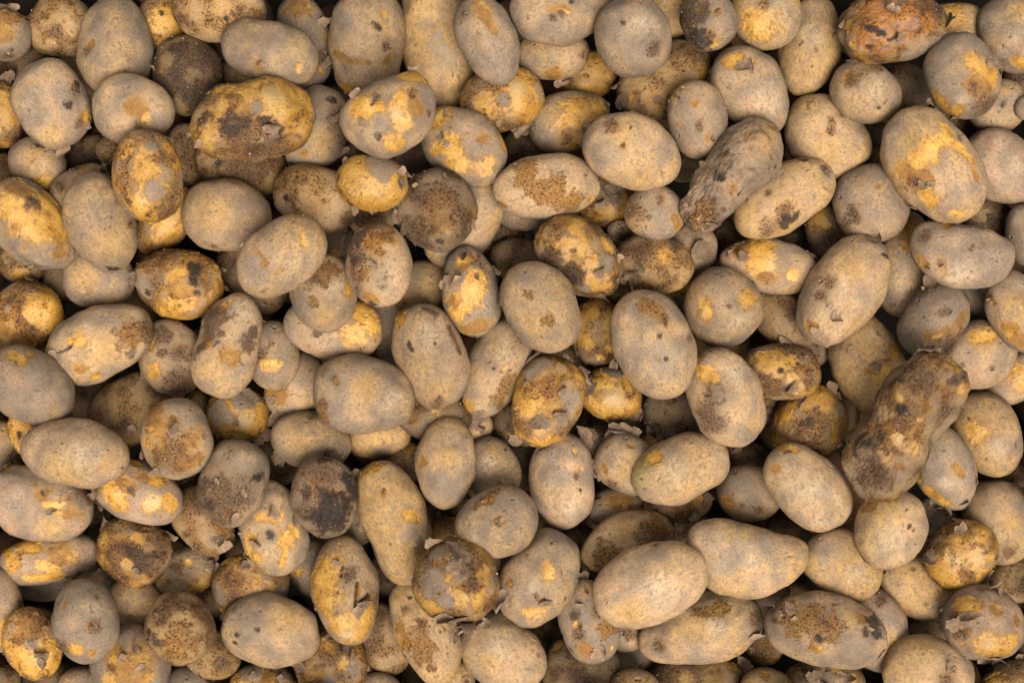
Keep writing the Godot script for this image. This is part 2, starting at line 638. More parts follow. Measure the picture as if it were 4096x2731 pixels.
			f = f.lerp(BROWN, smoothstep(0.30, 0.60, grain * 0.7 + fine * 0.4) * 0.45)
			f = f.lerp(BROWN * 1.1, maxf(m_d * 0.8, smoothstep(0.25, 0.75, dirt + lo2 * 0.6 + mid * 0.7 + fine * 0.35)) * 0.8 * (1.0 - 0.85 * smoothstep(0.15, 0.6, f_y)))
			f = f.lerp(PALE, m_l * 0.55)
			c = c.lerp(f, bare * (0.78 if f_o > f_y else 1.0))
			rise -= 0.00060 * bare
		# rot and black soil
		if m_x > 0.01:
			var x := ROT.lerp(YELLOW, smoothstep(0.15, 0.7, mid + fine * 0.4) * 0.5).lerp(BROWN * 0.9, smoothstep(0.05, 0.6, lo2 * 0.5 - mid * 0.8 + fine * 0.4) * 0.7)
			c = c.lerp(x, m_x)
			bare = maxf(bare, m_x)
			rise += m_x * (0.0012 * mid + 0.0005 * fine - 0.0006)
		if m_k > 0.01:
			c = c.lerp((BROWN * 0.82).lerp(BLACK, smoothstep(0.35, 0.95, m_b + fine * 0.35)) * (1.0 + 0.35 * fine + 0.2 * grain), smoothstep(0.0, 0.8, m_k * (0.85 + 0.6 * fine + 0.3 * mid)) * 0.84)
			rise += m_k * (0.00025 * grain + 0.0002 * fine)
		if m_c > 0.01:
			c = c.lerp(BROWN * 0.6, m_c * 0.85)
			rise -= 0.0016 * m_c
		if m_e > 0.01:
			rise += 0.0006 * smoothstep(0.0, 0.35, m_e) - 0.0019 * smoothstep(0.25, 1.0, m_e)
			c = c.lerp(BROWN, smoothstep(0.5, 1.0, m_e + fine * 0.5) * 0.38)
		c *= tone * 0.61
		pos[v] = b + (b * inv).normalized() * rise
		col[v] = Color(clampf(c.x, 0.02, 1.0), clampf(c.y, 0.02, 1.0), clampf(c.z, 0.02, 1.0))
		wet[v] = 1 if f_y >= f_o and bare * (1.0 - m_k) * (1.0 - soiled * 0.6) > 0.5 else 2 if maxf(film, soiled) > 0.45 else 0
	# smooth normals from the faces round each point
	var nor := PackedVector3Array()
	nor.resize(n)
	var dry_tris := PackedInt32Array()
	var wet_tris := PackedInt32Array()
	var soil_tris := PackedInt32Array()
	for t in range(0, tris.size(), 3):
		var a := tris[t]
		var b := tris[t + 1]
		var c := tris[t + 2]
		var f := (pos[c] - pos[a]).cross(pos[b] - pos[a])
		nor[a] += f
		nor[b] += f
		nor[c] += f
		if wet[a] == 1:
			wet_tris.append_array([a, b, c])
		elif wet[a] == 2:
			soil_tris.append_array([a, b, c])
		else:
			dry_tris.append_array([a, b, c])
	var sign := 1.0 if nor[0].y > 0.0 else -1.0
	for v in n:
		nor[v] = (nor[v] * sign).normalized()
	var parts := []
	for list in [dry_tris, wet_tris, soil_tris]:
		if list.size():
			parts.append(packed(list, pos, nor, col))
		else:
			parts.append(null)
	parts.append(sign)
	parts.append(off)
	built[i] = parts


# only the points that a list of triangles uses
func packed(list: PackedInt32Array, pos: PackedVector3Array, nor: PackedVector3Array, col: PackedColorArray) -> Array:
	var where := PackedInt32Array()
	where.resize(pos.size())
	where.fill(-1)
	var p := PackedVector3Array()
	var q := PackedVector3Array()
	var c := PackedColorArray()
	var ix := PackedInt32Array()
	ix.resize(list.size())
	for k in list.size():
		var v := list[k]
		if where[v] < 0:
			where[v] = p.size()
			p.append(pos[v])
			q.append(nor[v])
			c.append(col[v])
		ix[k] = where[v]
	var a := []
	a.resize(Mesh.ARRAY_MAX)
	a[Mesh.ARRAY_VERTEX] = p
	a[Mesh.ARRAY_NORMAL] = q
	a[Mesh.ARRAY_COLOR] = c
	a[Mesh.ARRAY_INDEX] = ix
	return a


func place(i: int):
	var p := todo[i]
	var mesh := ArrayMesh.new()
	for k in 3:
		if built[i][k] != null:
			mesh.add_surface_from_arrays(Mesh.PRIMITIVE_TRIANGLES, built[i][k])
			mesh.surface_set_material(mesh.get_surface_count() - 1, [skins, peels, soiled_skins][k][i % 4])
	var o := MeshInstance3D.new()
	o.name = "potato" if i == 0 else "potato_%03d" % i
	o.mesh = mesh
	o.transform = Transform3D(Basis.from_euler(p.turn), p.at)
	o.set_meta("label", p.label)
	o.set_meta("category", "potato")
	o.set_meta("group", "potatoes heaped in the crate")
	add_child(o, true)
	if p.flakes != "":
		var k := 0
		for s in p.flakes.split(";"):
			var w: PackedStringArray = s.split(" ")
			flake(o, i, k, Vector3(float(w[0]), float(w[1]), float(w[2])), float(w[3]) * 0.001)
			k += 1


# a scrap of loose skin, hinged on its potato at one side, curling away from it at the other
func flake(o: MeshInstance3D, i: int, k: int, d: Vector3, size: float):
	var p := todo[i]
	var r: Vector3 = p.radii
	var rng := RandomNumberGenerator.new()
	rng.seed = 90000 + i * 31 + k
	d = d.normalized()
	var b := body(d, r, p.shape)
	var up := Vector3(b.x / (r.x * r.x), b.y / (r.y * r.y), b.z / (r.z * r.z)).normalized()
	var shape: Array = p.shape
	var qo: Vector3 = b * 100.0 + built[i][4]
	var lo := n_low.get_noise_3dv(qo)
	b += up * (r.x + r.y + r.z) / 3.0 * shape[4] * (lo * 0.070 + n_low.get_noise_3dv(qo * 2.7 + Vector3(31, 7, 5)) * 0.020)
	var along := up.cross(Vector3(rng.randf_range(-1, 1), rng.randf_range(-0.6, 0.6), rng.randf_range(-1, 1))).normalized()
	var lift := rng.randf_range(0.10, 0.55)
	var curl := rng.randf_range(0.5, 2.2)
	if d.y < 0.30:
		# at the rim of the potato: the scrap stands out from it
		along = (up * 0.75 + Vector3.UP * rng.randf_range(0.05, 0.45) + along * 0.5).normalized()
		up = (Vector3.UP - along * along.y).normalized()
		lift = rng.randf_range(-0.1, 0.3)
		b += along * size * 0.22
	var across := along.cross(up).normalized()
	up = across.cross(along).normalized()
	var half := size * (0.54 if size < 0.007 else 0.58)
	var long := rng.randf_range(0.8, 1.25)
	var ph := rng.randf() * TAU
	var spokes := 22
	var shells := 5
	var st := SurfaceTool.new()
	st.begin(Mesh.PRIMITIVE_TRIANGLES)
	st.set_smooth_group(0)
	var tone := rng.randf_range(0.68, 1.0)
	var mean := (r.x + r.y + r.z) / 3.0
	var nz := Vector3(rng.randf() * 90.0, rng.randf() * 90.0, rng.randf() * 90.0)
	for s in shells + 1:
		for j in spokes:
			var a := TAU * j / spokes
			var rag := 1.0 + 0.22 * sin(a * 2.0 + ph) + 0.13 * sin(a * 3.0 + ph * 2.3) + n_grain.get_noise_2d(j * 0.31 + nz.x, k + nz.y) * 0.20
			var f := float(s) / shells * maxf(rag, 0.35)
			var x := cos(a) * f * long
			var y := sin(a) * f / long
			var open := clampf((x + 0.9) * 0.55, 0.0, 1.5)
			# rolled about the hinge side
			var t := curl * maxf(x + 0.25, 0.0)
			var xx := x if x < -0.25 else -0.25 + sin(t) / curl
			var h := (1.0 - cos(t)) / curl + lift * open * open
			h += 0.17 * n_mid.get_noise_3d(x * 1.3 + nz.x, y * 1.3 + nz.y, nz.z) * (0.35 + f) + 0.12 * y * y * sin(ph)
			h -= (x * x + y * y) * half / mean * 0.42 * (1.0 - clampf(open, 0.0, 0.8))
			var g := tone * (1.0 + 0.22 * n_mid.get_noise_3d(x * 2.0 + nz.z, y * 2.0, nz.x) + 0.10 * n_grain.get_noise_3d(x, y, nz.y))
			var c := (DUST.lerp(BROWN * 1.7, 0.3) * g).lerp(PALE * 0.9, smoothstep(0.75, 1.0, f) * 0.25)
			c *= 0.63
			st.set_color(Color(c.x, c.y, c.z))
			st.add_vertex(b + up * 0.00035 + (along * xx + across * y + up * h) * half)
	for s in shells:
		for j in spokes:
			var a := s * spokes + j
			var e := s * spokes + (j + 1) % spokes
			if s > 0:
				st.add_index(a)
				st.add_index(e)
				st.add_index(a + spokes)
			st.add_index(e)
			st.add_index(e + spokes)
			st.add_index(a + spokes)
	st.generate_normals()
	var m := MeshInstance3D.new()
	m.name = "skin_flake" if k == 0 else "skin_flake_%03d" % k
	m.mesh = st.commit()
	m.material_override = flake_skin
	o.add_child(m, true)


func list_potatoes():
	potato("grey potato with flaking orange top in the top left corner", Vector3(-0.3656, 0.0196, -0.2209), Vector3(0.083, -1.396, 0.106), Vector3(0.0192, 0.0176, 0.0184), "g", [0.036, 0, 0, 0.046, 1], "o -.40 -.38 8.1;o .09 -.21 7.2;b .93 -.10 5.4", "-.95 .25 -.18 8.1;-.89 .15 -.44 7.2;-.57 -.08 -.82 4.7;-.27 -.03 -.96 3.6")
	potato("brown potato with golden middle and dark stain, beside the top left corner potato", Vector3(-0.3284, 0.0063, -0.2296), Vector3(-0.216, -0.245, 0.114), Vector3(0.0252, 0.0198, 0.0239), "s", [0.038, 0, 0, 0.013, 1], "d .13 .43 7.3;d .36 .91 10.9", "-.90 .22 .38 3.3")
	potato("large upright smooth tan oval near the top left, egg shaped", Vector3(-0.2845, 0.0293, -0.2117), Vector3(-0.038, -1.582, 0.008), Vector3(0.0355, 0.0258, 0.0267), "t", [-0.06, 0, 0, 0.02, 1], "o .13 .51 3.6;d .20 .59 3.2", "")
	potato("bright yellow peeled potato behind the large tan oval at the top edge", Vector3(-0.2562, 0.0079, -0.2321), Vector3(-0.068, -1.489, -0.001), Vector3(0.0207, 0.0155, 0.0179), "y", [-0.027, 0, 0, 0.076, 1], "y .15 -.48 12.7;k -.23 -.13 2.2;y .47 -.05 7.3", "")
	potato("grey brown sliver of a potato at the top edge behind the yellow peeled one", Vector3(-0.2657, -0.0072, -0.2560), Vector3(0.233, -0.000, -0.030), Vector3(0.0109, 0.0094, 0.0108), "b", [0.001, 0, 0, 0.063, 1], "", "")
	potato("golden speckled potato cut by the top edge, above the darkest brown one", Vector3(-0.2098, 0.0324, -0.2386), Vector3(0.197, -0.028, -0.006), Vector3(0.0333, 0.0228, 0.0249), "s", [-0.043, 0, 0, 0.069, 1], "w .15 .14 17.8;k .27 .30 1.8;d -.63 .38 7.1", "-.35 .07 .93 2.5;-.58 .10 .81 2.1")
	potato("darkest brown shiny potato left of the large blackened yellow one", Vector3(-0.2326, 0.0249, -0.1909), Vector3(-0.133, -1.440, -0.059), Vector3(0.0289, 0.0232, 0.0248), "d", [-0, 0, 0, 0.12, 1], "w .07 .06 7.2;d -.13 -.74 16.2;d -.53 -.38 10.8", "-.24 .42 .87 3.6;-.28 .91 .31 3.9")
	potato("grey tan oval with a triangular skin flap and small yellow chip near the top", Vector3(-0.1701, 0.0522, -0.2035), Vector3(0.147, -0.245, 0.137), Vector3(0.0367, 0.0189, 0.0218), "t", [0.028, 0, 0, 0.128, 1], "y .70 .19 .69 .34 1.6;o -.01 .51 3.5;g .33 -.94 10.5", ".05 .91 .41 6.3")
	potato("pale olive potato almost hidden under the flap-skinned grey tan oval", Vector3(-0.1953, -0.0046, -0.1957), Vector3(0.224, 0.031, 0.008), Vector3(0.0210, 0.0133, 0.0154), "g", [-0.036, 0, 0, 0.086, 1], "w .05 .05 11.0", "")
	potato("mottled grey pink potato with dark blotches on the left, flaps hanging below", Vector3(-0.3295, 0.0297, -0.1695), Vector3(-0.006, -1.176, -0.123), Vector3(0.0328, 0.0239, 0.0269), "g", [0.035, 0, 0, 0.004, 1], "g .24 -.46 10.7;k -.19 -.92 2.9;d .63 -.60 3.9;y .57 -.76 3.6;w .66 .18 8.9;d -.09 -.86 3.6;k .21 -.54 3.6", ".71 .16 -.68 6.1;.96 -.01 .27 10.0;.93 .02 .38 4.3")
	potato("grey egg-shaped potato with a tiny yellow spot, left of the darkest brown one", Vector3(-0.2667, 0.0508, -0.1634), Vector3(0.174, 0.008, 0.066), Vector3(0.0290, 0.0220, 0.0244), "g", [0.05, 0, 0, 0.02, 1], "y .50 .21 .43 .35 2.5;d .28 .42 4.2;o .29 -.12 7.0", ".42 .80 .42 3.5")
	potato("yellow brown potato at the left edge with a curled skin ring on top", Vector3(-0.3722, 0.0061, -0.1664), Vector3(-0.229, -1.428, -0.051), Vector3(0.0253, 0.0144, 0.0158), "y", [-0.012, 0, 0, 0.027, 1], "y .20 -.22 9.1;d .27 -.14 4.6;y -.30 -.16 7.3;d .70 -.47 7.3", "-.92 .06 -.40 9.5")
	potato("small tan potato with yellow lower side under the mottled grey pink one", Vector3(-0.3437, 0.0157, -0.1276), Vector3(-0.174, -0.911, -0.062), Vector3(0.0220, 0.0183, 0.0206), "t", [-0.08, 0, 0, 0.011, 1], "y .76 .29 6.1;w -.02 -.03 10.9;l .17 -.09 4.0", "-.33 .88 -.35 9.0")
	potato("brown yellow sliver at the left edge below the small tan potato", Vector3(-0.3772, -0.0046, -0.1259), Vector3(0.130, -1.396, 0.156), Vector3(0.0129, 0.0110, 0.0126), "o", [-0.036, 0, 0, 0.013, 1], "d -.02 -.68 3.7", "")
	potato("dark brown potato deep in the gap below the top left corner", Vector3(-0.3571, -0.0152, -0.2044), Vector3(-0.127, 0.050, 0.006), Vector3(0.0173, 0.0124, 0.0148), "d", [-0.05, 0, 0, 0.024, 1], "", "")
	potato("brown potato sunk in shadow left of the yellow-patched flaking one", Vector3(-0.3107, -0.0165, -0.1373), Vector3(-0.097, 0.079, -0.152), Vector3(0.0202, 0.0158, 0.0166), "d", [-0.009, 0, 0, 0.079, 1], "", "")
	potato("small golden sliver tucked under the grey egg-shaped potato", Vector3(-0.2931, 0.0055, -0.1395), Vector3(-0.054, -1.047, -0.052), Vector3(0.0107, 0.0095, 0.0108), "s", [0.049, 0, 0, 0.069, 1], "", "")
	potato("yellow-patched brown flaking potato below the grey egg-shaped one", Vector3(-0.2521, 0.0728, -0.1146), Vector3(0.066, -1.457, -0.007), Vector3(0.0327, 0.0222, 0.0247), "o", [-0.1, 0, 0, 0.077, 1], "y -.47 -.26 .06 -.14 6.6;y -.48 -.85 7.8;y -.51 .23 -.40 .43 2.4;y .34 -.51 3.8;y .01 -.25 6.9;y .61 -.04 6.9;g -.60 -.35 6.0;d -.83 -.33 10.4;g .38 -.34 7.8;g -.24 .61 3.1", "-.68 -.10 -.73 6.9;-.53 .60 -.60 4.5;.51 .18 .84 3.5")
	potato("large yellow potato with blackened belly, biggest of the upper left", Vector3(-0.1801, 0.0640, -0.1540), Vector3(0.132, 0.189, -0.041), Vector3(0.0433, 0.0244, 0.0286), "y", [0.05, 0, 0, 0.106, 1.6], "d -.27 .41 16.5;d .29 .88 13.9;l .41 -.49 7.0;y .26 -.56 .68 -.38 14.8;y .78 -.26 7.0;y -.40 -.39 -.69 -.23 5.2;y -.74 .27 5.2;k -.71 -.21 7.0;k -.28 -.02 9.6;k .21 .18 5.2;d -.52 .64 13.9;d -.06 .84 13.9;k -.51 -.86 -.22 -.97 4.5;o -.12 -.34 10.4;y .35 -.26 .87 -.06 8.7;y .45 .40 2.4;d .67 .74 7.0;g .11 -.27 4.9;k .33 .46 5.2", ".30 .93 .21 10.4;.30 .82 .48 7.0;.06 .86 .50 4.9;-.81 .53 .25 5.9;-.98 .17 .05 2.8;-.59 .06 -.81 4.2")
	potato("brown potato with a worm hole, sunk under the blackened yellow one", Vector3(-0.1968, 0.0087, -0.1292), Vector3(-0.140, -0.126, -0.179), Vector3(0.0341, 0.0206, 0.0228), "s", [-0.016, 0, 0, 0.127, 1], "k -.46 .28 3.3;d .03 .30 12.7;d .43 .11 7.3", ".56 .78 .29 3.3;.96 .22 -.17 5.5")
	potato("shadowed olive potato right of the yellow-patched flaking one", Vector3(-0.2401, -0.0086, -0.1373), Vector3(-0.018, -1.520, -0.149), Vector3(0.0238, 0.0138, 0.0145), "s", [-0.037, 0, 0, 0.113, 1], "d -.33 -.12 11.1", ".76 .53 -.36 5.2")
	potato("grey brown potato with a withered stem scar behind the long tan oval", Vector3(-0.3082, 0.0294, -0.1074), Vector3(-0.157, 0.277, 0.012), Vector3(0.0239, 0.0158, 0.0188), "b", [-0.017, 0, 0, 0.116, 1], "k .82 -.36 2.5;d -.44 -.23 5.4", ".77 .06 -.63 5.0")
	potato("long smooth tan oval leaning beside the yellow-patched flaking potato", Vector3(-0.2880, 0.0557, -0.0832), Vector3(0.210, -1.299, -0.141), Vector3(0.0368, 0.0228, 0.0239), "t", [0.06, 0, 0, 0.057, 1], "k .85 .02 .90 -.12 2.5;w .43 -.52 14.0;d .17 -.94 2.8", "")
	potato("pale smooth potato wider on its right, below the worm-holed brown one", Vector3(-0.2025, 0.0358, -0.0896), Vector3(-0.024, -0.125, -0.004), Vector3(0.0325, 0.0251, 0.0267), "t", [0.07, 0, 0, 0.02, 1], "d -.16 .88 2.5;o -.16 .88 1.6;w -.21 .04 14.2", "")
	potato("yellow potato with dark spots wedged behind the long tan oval", Vector3(-0.2543, 0.0034, -0.0886), Vector3(-0.008, 0.892, 0.114), Vector3(0.0285, 0.0183, 0.0198), "y", [0.01, 0, 0, 0.027, 1], "d .12 .55 2.9;d -.28 .20 2.9;d -.10 .74 1.8;y -.07 .43 11.0;y .53 .20 11.0;d -.76 .37 7.3", "")
	potato("large grey and yellow potato at the left edge, half peeled", Vector3(-0.3414, 0.0414, -0.0836), Vector3(-0.223, -0.862, -0.111), Vector3(0.0385, 0.0228, 0.0259), "g", [-0.042, 0, 0, 0.086, 1.4], "y -.29 .13 .20 -.03 9.2;y -.10 -.72 .43 -.50 7.1;o -.66 -.32 -.41 -.43 7.1;k -.21 -.36 5.3;o .75 -.11 5.3;o .13 .99 5.3", ".70 .40 .59 6.0;.63 -.06 .78 9.2;.86 .46 -.23 5.7")
	potato("dirty yellow potato peeping out below the half peeled left-edge one", Vector3(-0.3598, -0.0017, -0.0560), Vector3(-0.013, -0.385, -0.182), Vector3(0.0168, 0.0126, 0.0137), "s", [0.057, 0, 0, 0.064, 1], "y .11 .50 5.5;d -.38 .18 7.3", "")
	potato("dark brown potato in the hollow right of the orange left-edge one", Vector3(-0.3330, -0.0152, -0.0455), Vector3(0.199, -0.000, -0.184), Vector3(0.0162, 0.0151, 0.0167), "d", [0.055, 0, 0, 0.122, 1], "", "")
	potato("orange yellow round potato at the left edge", Vector3(-0.3502, 0.0177, -0.0187), Vector3(-0.052, -0.349, -0.014), Vector3(0.0261, 0.0219, 0.0261), "y", [0.045, 0, 0, 0.049, 1], "y .44 -.13 10.8;y .61 -.50 7.2;o .16 .48 16.3;d -.14 -.43 4.7;d .03 -.72 8.1;g -.38 -.01 2.5;d .40 -.33 2.9;d .40 .25 4.3;o -.43 .04 10.8", "-.27 .10 .96 2.9;-.28 .05 -.96 6.5")
	potato("pale tan potato tucked under the foot of the long tan oval", Vector3(-0.2980, 0.0194, -0.0457), Vector3(0.099, -0.123, 0.040), Vector3(0.0268, 0.0196, 0.0220), "t", [0.025, 0, 0, 0.126, 1], "w -.23 .05 10.8", "")
	potato("yellow and brown blotched potato with a frayed left edge, left of centre", Vector3(-0.2395, 0.0268, -0.0419), Vector3(-0.036, -0.151, 0.176), Vector3(0.0328, 0.0228, 0.0256), "y", [-0.03, 0, 0, 0.081, 1.3], "y .34 -.35 .11 -.16 4.7;y .37 .58 .20 .71 7.2;k .47 -.45 .55 -.04 3.9;k .66 .21 3.2;d -.30 -.60 16.1;g -.66 .16 10.8;d .64 -.35 10.8;o .32 .29 9.0;k -.51 .42 2.5", "-.80 .59 .04 6.1;-.90 .42 .14 4.3;.97 -.24 -.03 4.3;.87 -.20 -.45 3.6")
	potato("dusty grey brown potato under the chipped tan oval", Vector3(-0.1904, 0.0034, -0.0467), Vector3(0.025, -0.833, 0.077), Vector3(0.0303, 0.0177, 0.0215), "b", [-0.044, 0, 0, 0.114, 1], "d -.56 .31 11.0", ".73 .66 .19 4.4;-.52 .74 .43 5.5")
	potato("tan oval with two small orange chips and a yellow notch, leaning right", Vector3(-0.1573, 0.0884, -0.0575), Vector3(0.023, 0.624, -0.043), Vector3(0.0332, 0.0202, 0.0242), "t", [-0.05, 0, 0, 0.039, 1], "o -.36 -.46 -.33 -.04 2.2;o -.25 .34 -.08 .37 1.2;y .58 -.06 .55 .14 1.9;g -.59 -.27 8.5", "-.49 .10 -.87 2.7")
	potato("tan potato with a dark slit at its left end and brown right end", Vector3(-0.2913, 0.0432, 0.0003), Vector3(-0.142, 0.310, 0.176), Vector3(0.0400, 0.0234, 0.0262), "t", [0.08, 0, 0, 0.131, 1], "y -.13 -.04 3.5;y -.28 -.09 2.5;o -.30 .59 4.6;c -.74 .04 -.31 .04 1.6;s .72 .23 10.6;d .97 .12 8.8;y -.20 .90 2.8;w .25 .43 14.2", "-.66 .75 .02 5.3;.59 .48 .65 6.0")
	potato("brown-backed potato with yellow flecks under the chocolate-topped one", Vector3(-0.2441, 0.0279, 0.0115), Vector3(0.065, -1.327, 0.124), Vector3(0.0285, 0.0201, 0.0223), "t", [0.039, 0, 0, 0.03, 1], "y .28 .38 3.9;y .38 .63 2.9;d 0 -.52 7.2;d -.03 .02 3.2;d .75 -.32 10.7;y -.40 .37 3.6;d -.50 -.08 7.2", "-.55 .77 .31 8.2;.28 .21 .94 4.7")
	potato("chocolate-topped tan potato with a round yellow spot, lower left of centre", Vector3(-0.2006, 0.0476, 0.0028), Vector3(0.190, -1.791, 0.100), Vector3(0.0376, 0.0214, 0.0240), "t", [-0.05, 0, 0.05, 0.067, 1], "k -.32 .34 13.2;k .23 .51 7.1;k -.08 -.83 7.9;k -.32 -.80 4.4;y .10 .38 3.5;y -.73 .14 -.61 .23 2.5;o .22 -.44 6.2;l -.70 -.43 10.6;w .53 -.09 8.8", ".33 .65 -.69 4.2;-.38 .31 .87 3.9")
	potato("tan potato with a square yellow chip right of the chocolate-topped one", Vector3(-0.1712, 0.0308, 0.0097), Vector3(0.113, -1.409, -0.032), Vector3(0.0254, 0.0173, 0.0200), "t", [0.04, 0, 0, 0.004, 1], "y .23 .07 .25 -.28 3.2;d -.07 .23 4.3", "-.97 .23 .01 4.3")
	potato("grey tan potato standing upright behind the flap-skinned oval, flakes at its foot", Vector3(-0.1520, 0.0088, -0.2181), Vector3(0.084, -1.395, -0.160), Vector3(0.0348, 0.0185, 0.0203), "g", [-0.031, 0, 0, 0.014, 1], "y .01 -.87 1.8;y .62 -.49 2.5;d .41 -.66 7.3;o -.73 -.25 9.1", "-.28 .47 -.84 7.3;.49 .51 -.71 8.0;.65 .28 -.71 7.3;.31 .64 -.70 4.4")
	potato("large blunt tan potato at the top with an orange band across its middle", Vector3(-0.1045, 0.0215, -0.2141), Vector3(-0.120, -1.597, -0.149), Vector3(0.0384, 0.0246, 0.0271), "t", [0.048, 0, 0, 0.25, 1], "o .21 .84 .34 .45 2.5;o .33 .32 .34 .03 2.0;o .31 -.46 .19 -.63 2.2;k -.36 -.10 -.28 -.27 2.5;y -.53 -.36 2.2;g -.42 -.43 2.9;d .01 -.48 3.2;y .78 .61 .82 .42 4.3;w -.35 -.43 7.2", ".87 .19 .46 4.3;.94 .30 .15 6.1")
	potato("long tan potato behind the blunt one at the top, waist marked by a crease", Vector3(-0.0543, 0.0061, -0.2188), Vector3(-0.153, -1.445, 0.068), Vector3(0.0514, 0.0232, 0.0274), "w", [0.039, 0, 0, 0.084, 1], "g .23 .08 10.9;w -.34 .70 10.9", "")
	potato("smooth grey tan egg with an orange fleck, pointing down at the top centre", Vector3(-0.0160, 0.0532, -0.2106), Vector3(0.032, -1.144, -0.075), Vector3(0.0327, 0.0182, 0.0207), "g", [0.1, 0, 0, 0.034, 1], "o -.35 -.24 -.13 -.27 2.8;d -.69 .39 4.6;o -.62 -.21 7.0", "")
	potato("brown and yellow peeled potato under the tip of the grey tan egg", Vector3(-0.0068, 0.0333, -0.1730), Vector3(-0.023, 0.211, -0.022), Vector3(0.0307, 0.0206, 0.0236), "y", [0.025, 0, 0, 0.026, 1], "y -.50 .18 8.6;y -.46 .41 7.1;y .39 .05 10.7;l .36 -.11 6.4;y .32 .54 7.1;g -.01 .18 5.4;d -.76 -.08 10.7;d -.09 .92 10.7;g .64 .77 4.3", "-.55 .71 -.43 4.3;-.91 .05 -.42 5.0;.12 -.12 .99 5.4;.31 -.10 .95 10.0;-.22 .61 .76 3.9")
	potato("kidney-shaped potato with yellow peeled patches, top centre", Vector3(-0.0831, 0.0887, -0.1550), Vector3(-0.071, 0.583, -0.096), Vector3(0.0335, 0.0237, 0.0261), "t", [0.04, -0.13, 0, 0.13, 1], "y -.45 -.38 -.31 -.17 6.8;y .20 -.01 .06 .40 5.8;y .61 -.48 .85 -.25 4.8;o .39 .27 7.7;d .51 .02 3.4;y -.31 .75 6.1;g -.35 .14 7.8;l .01 .14 4.4;d .63 .66 2.7", "-.16 .92 -.36 9.5;-.38 .50 -.78 6.8;.83 .19 -.53 7.5;-.50 .75 .44 5.8;-.60 .80 -.02 6.8")
	potato("yellow-patched grey potato beside the kidney-shaped one, upper centre", Vector3(-0.0342, 0.0496, -0.1369), Vector3(-0.067, -0.557, 0.175), Vector3(0.0336, 0.0208, 0.0252), "g", [0.002, 0, 0, 0.026, 1.2], "y -.67 -.28 6.3;y -.83 -.40 5.3;y -.13 .20 .13 .53 6.3;y .29 .49 5.3;y -.38 .51 3.9;y .73 .22 5.6;y .59 -.74 .80 -.55 2.5;o .39 -.36 3.5;g -.19 .28 2.8", "-.39 .91 .14 7.0;-.54 .74 -.41 4.2;.24 .23 -.94 4.6;.89 .25 .37 4.2")
	potato("grey brown potato lying behind the blackened yellow one", Vector3(-0.1419, 0.0176, -0.1552), Vector3(-0.070, -1.922, 0.114), Vector3(0.0313, 0.0208, 0.0236), "g", [-0.05, 0, 0, 0.082, 1], "d -.28 -.73 12.6;w .35 -.39 10.8;o .77 0 3.3;k -.62 -.25 3.6", "-.25 .83 -.51 5.4;.32 .02 -.95 7.2;.90 -.07 .42 6.1")
	potato("brown tan potato below the blackened yellow one, right of the pale smooth potato", Vector3(-0.1406, 0.0299, -0.1024), Vector3(0.086, -0.298, 0.161), Vector3(0.0328, 0.0194, 0.0227), "s", [0.001, 0, 0, 0.084, 1], "w .04 -.08 14.3;d -.39 .18 5.4;d -.15 -.45 2.9;k -.48 .22 2.5;d .92 .32 10.7", "-.52 .83 .19 4.3")
	potato("small very yellow potato with a grey dusty crown, left of the brown dusty round one", Vector3(-0.0962, 0.0811, -0.1090), Vector3(0.150, -0.093, -0.015), Vector3(0.0253, 0.0188, 0.0200), "y", [-0.054, 0, 0, 0.012, 1], "y -.05 .03 12.0;y -.56 -.32 6.9;y .29 .25 10.3;y .80 .13 8.6;g .29 -.63 12.0;d -.25 .18 2.1;d -.15 .09 2.1;d -.38 .25 1.5;d -.81 .41 3.4", ".79 .61 -.09 7.5;.91 -.06 -.41 7.5;-.73 .01 -.68 3.8;.76 .46 -.46 5.8;-.37 .10 .93 5.1;.02 .08 1.00 4.5")
	potato("shadowed brown potato between the kidney-shaped and dusty round ones", Vector3(-0.0751, -0.0072, -0.1336), Vector3(-0.061, -0.301, -0.162), Vector3(0.0184, 0.0135, 0.0156), "d", [0.055, 0, 0, 0.077, 1], "", "")
	potato("dusty brown round potato with flaking orange patch, upper centre", Vector3(-0.0535, 0.0639, -0.0914), Vector3(-0.166, -1.218, -0.089), Vector3(0.0300, 0.0251, 0.0282), "b", [0.048, 0, 0, 0.031, 1.2], "o .21 .21 10.4;o .30 -.08 5.2;y .51 .02 2.8;k .69 .29 3.5;d .31 .61 10.4;d -.71 .40 7.0;s -.27 -.17 10.4;o .38 -.73 3.8", "-.18 .26 .95 10.4;.15 .27 .95 8.7;-.48 .39 .78 7.0;-.60 .70 -.39 5.9;.57 .48 -.67 5.9;-.69 .63 .34 3.5;.58 -.09 .81 4.2")
	potato("plain tan potato wedged between the dusty round and brown-stained ovals", Vector3(-0.0342, 0.0248, -0.0847), Vector3(0.083, 0.911, 0.191), Vector3(0.0371, 0.0190, 0.0229), "t", [0.009, 0, 0, 0.081, 1], "", "")
	potato("shadowed lower potato right of the yellow-patched grey one", Vector3(0.0087, -0.0099, -0.1412), Vector3(0.054, 0.004, -0.068), Vector3(0.0166, 0.0131, 0.0147), "b", [-0.055, 0, 0, 0.087, 1], "", "")
	potato("broad tan potato with an orange chip cut by the top edge, centre right", Vector3(0.0338, 0.0407, -0.2350), Vector3(-0.188, 0.130, -0.174), Vector3(0.0368, 0.0217, 0.0256), "t", [0.053, 0, 0, 0.033, 1], "o -.31 .25 0 .34 2.5;y -.12 .30 .02 .37 1.4;d -.27 .45 2.5;k .11 .14 1.8", "-.10 .90 .41 4.6")
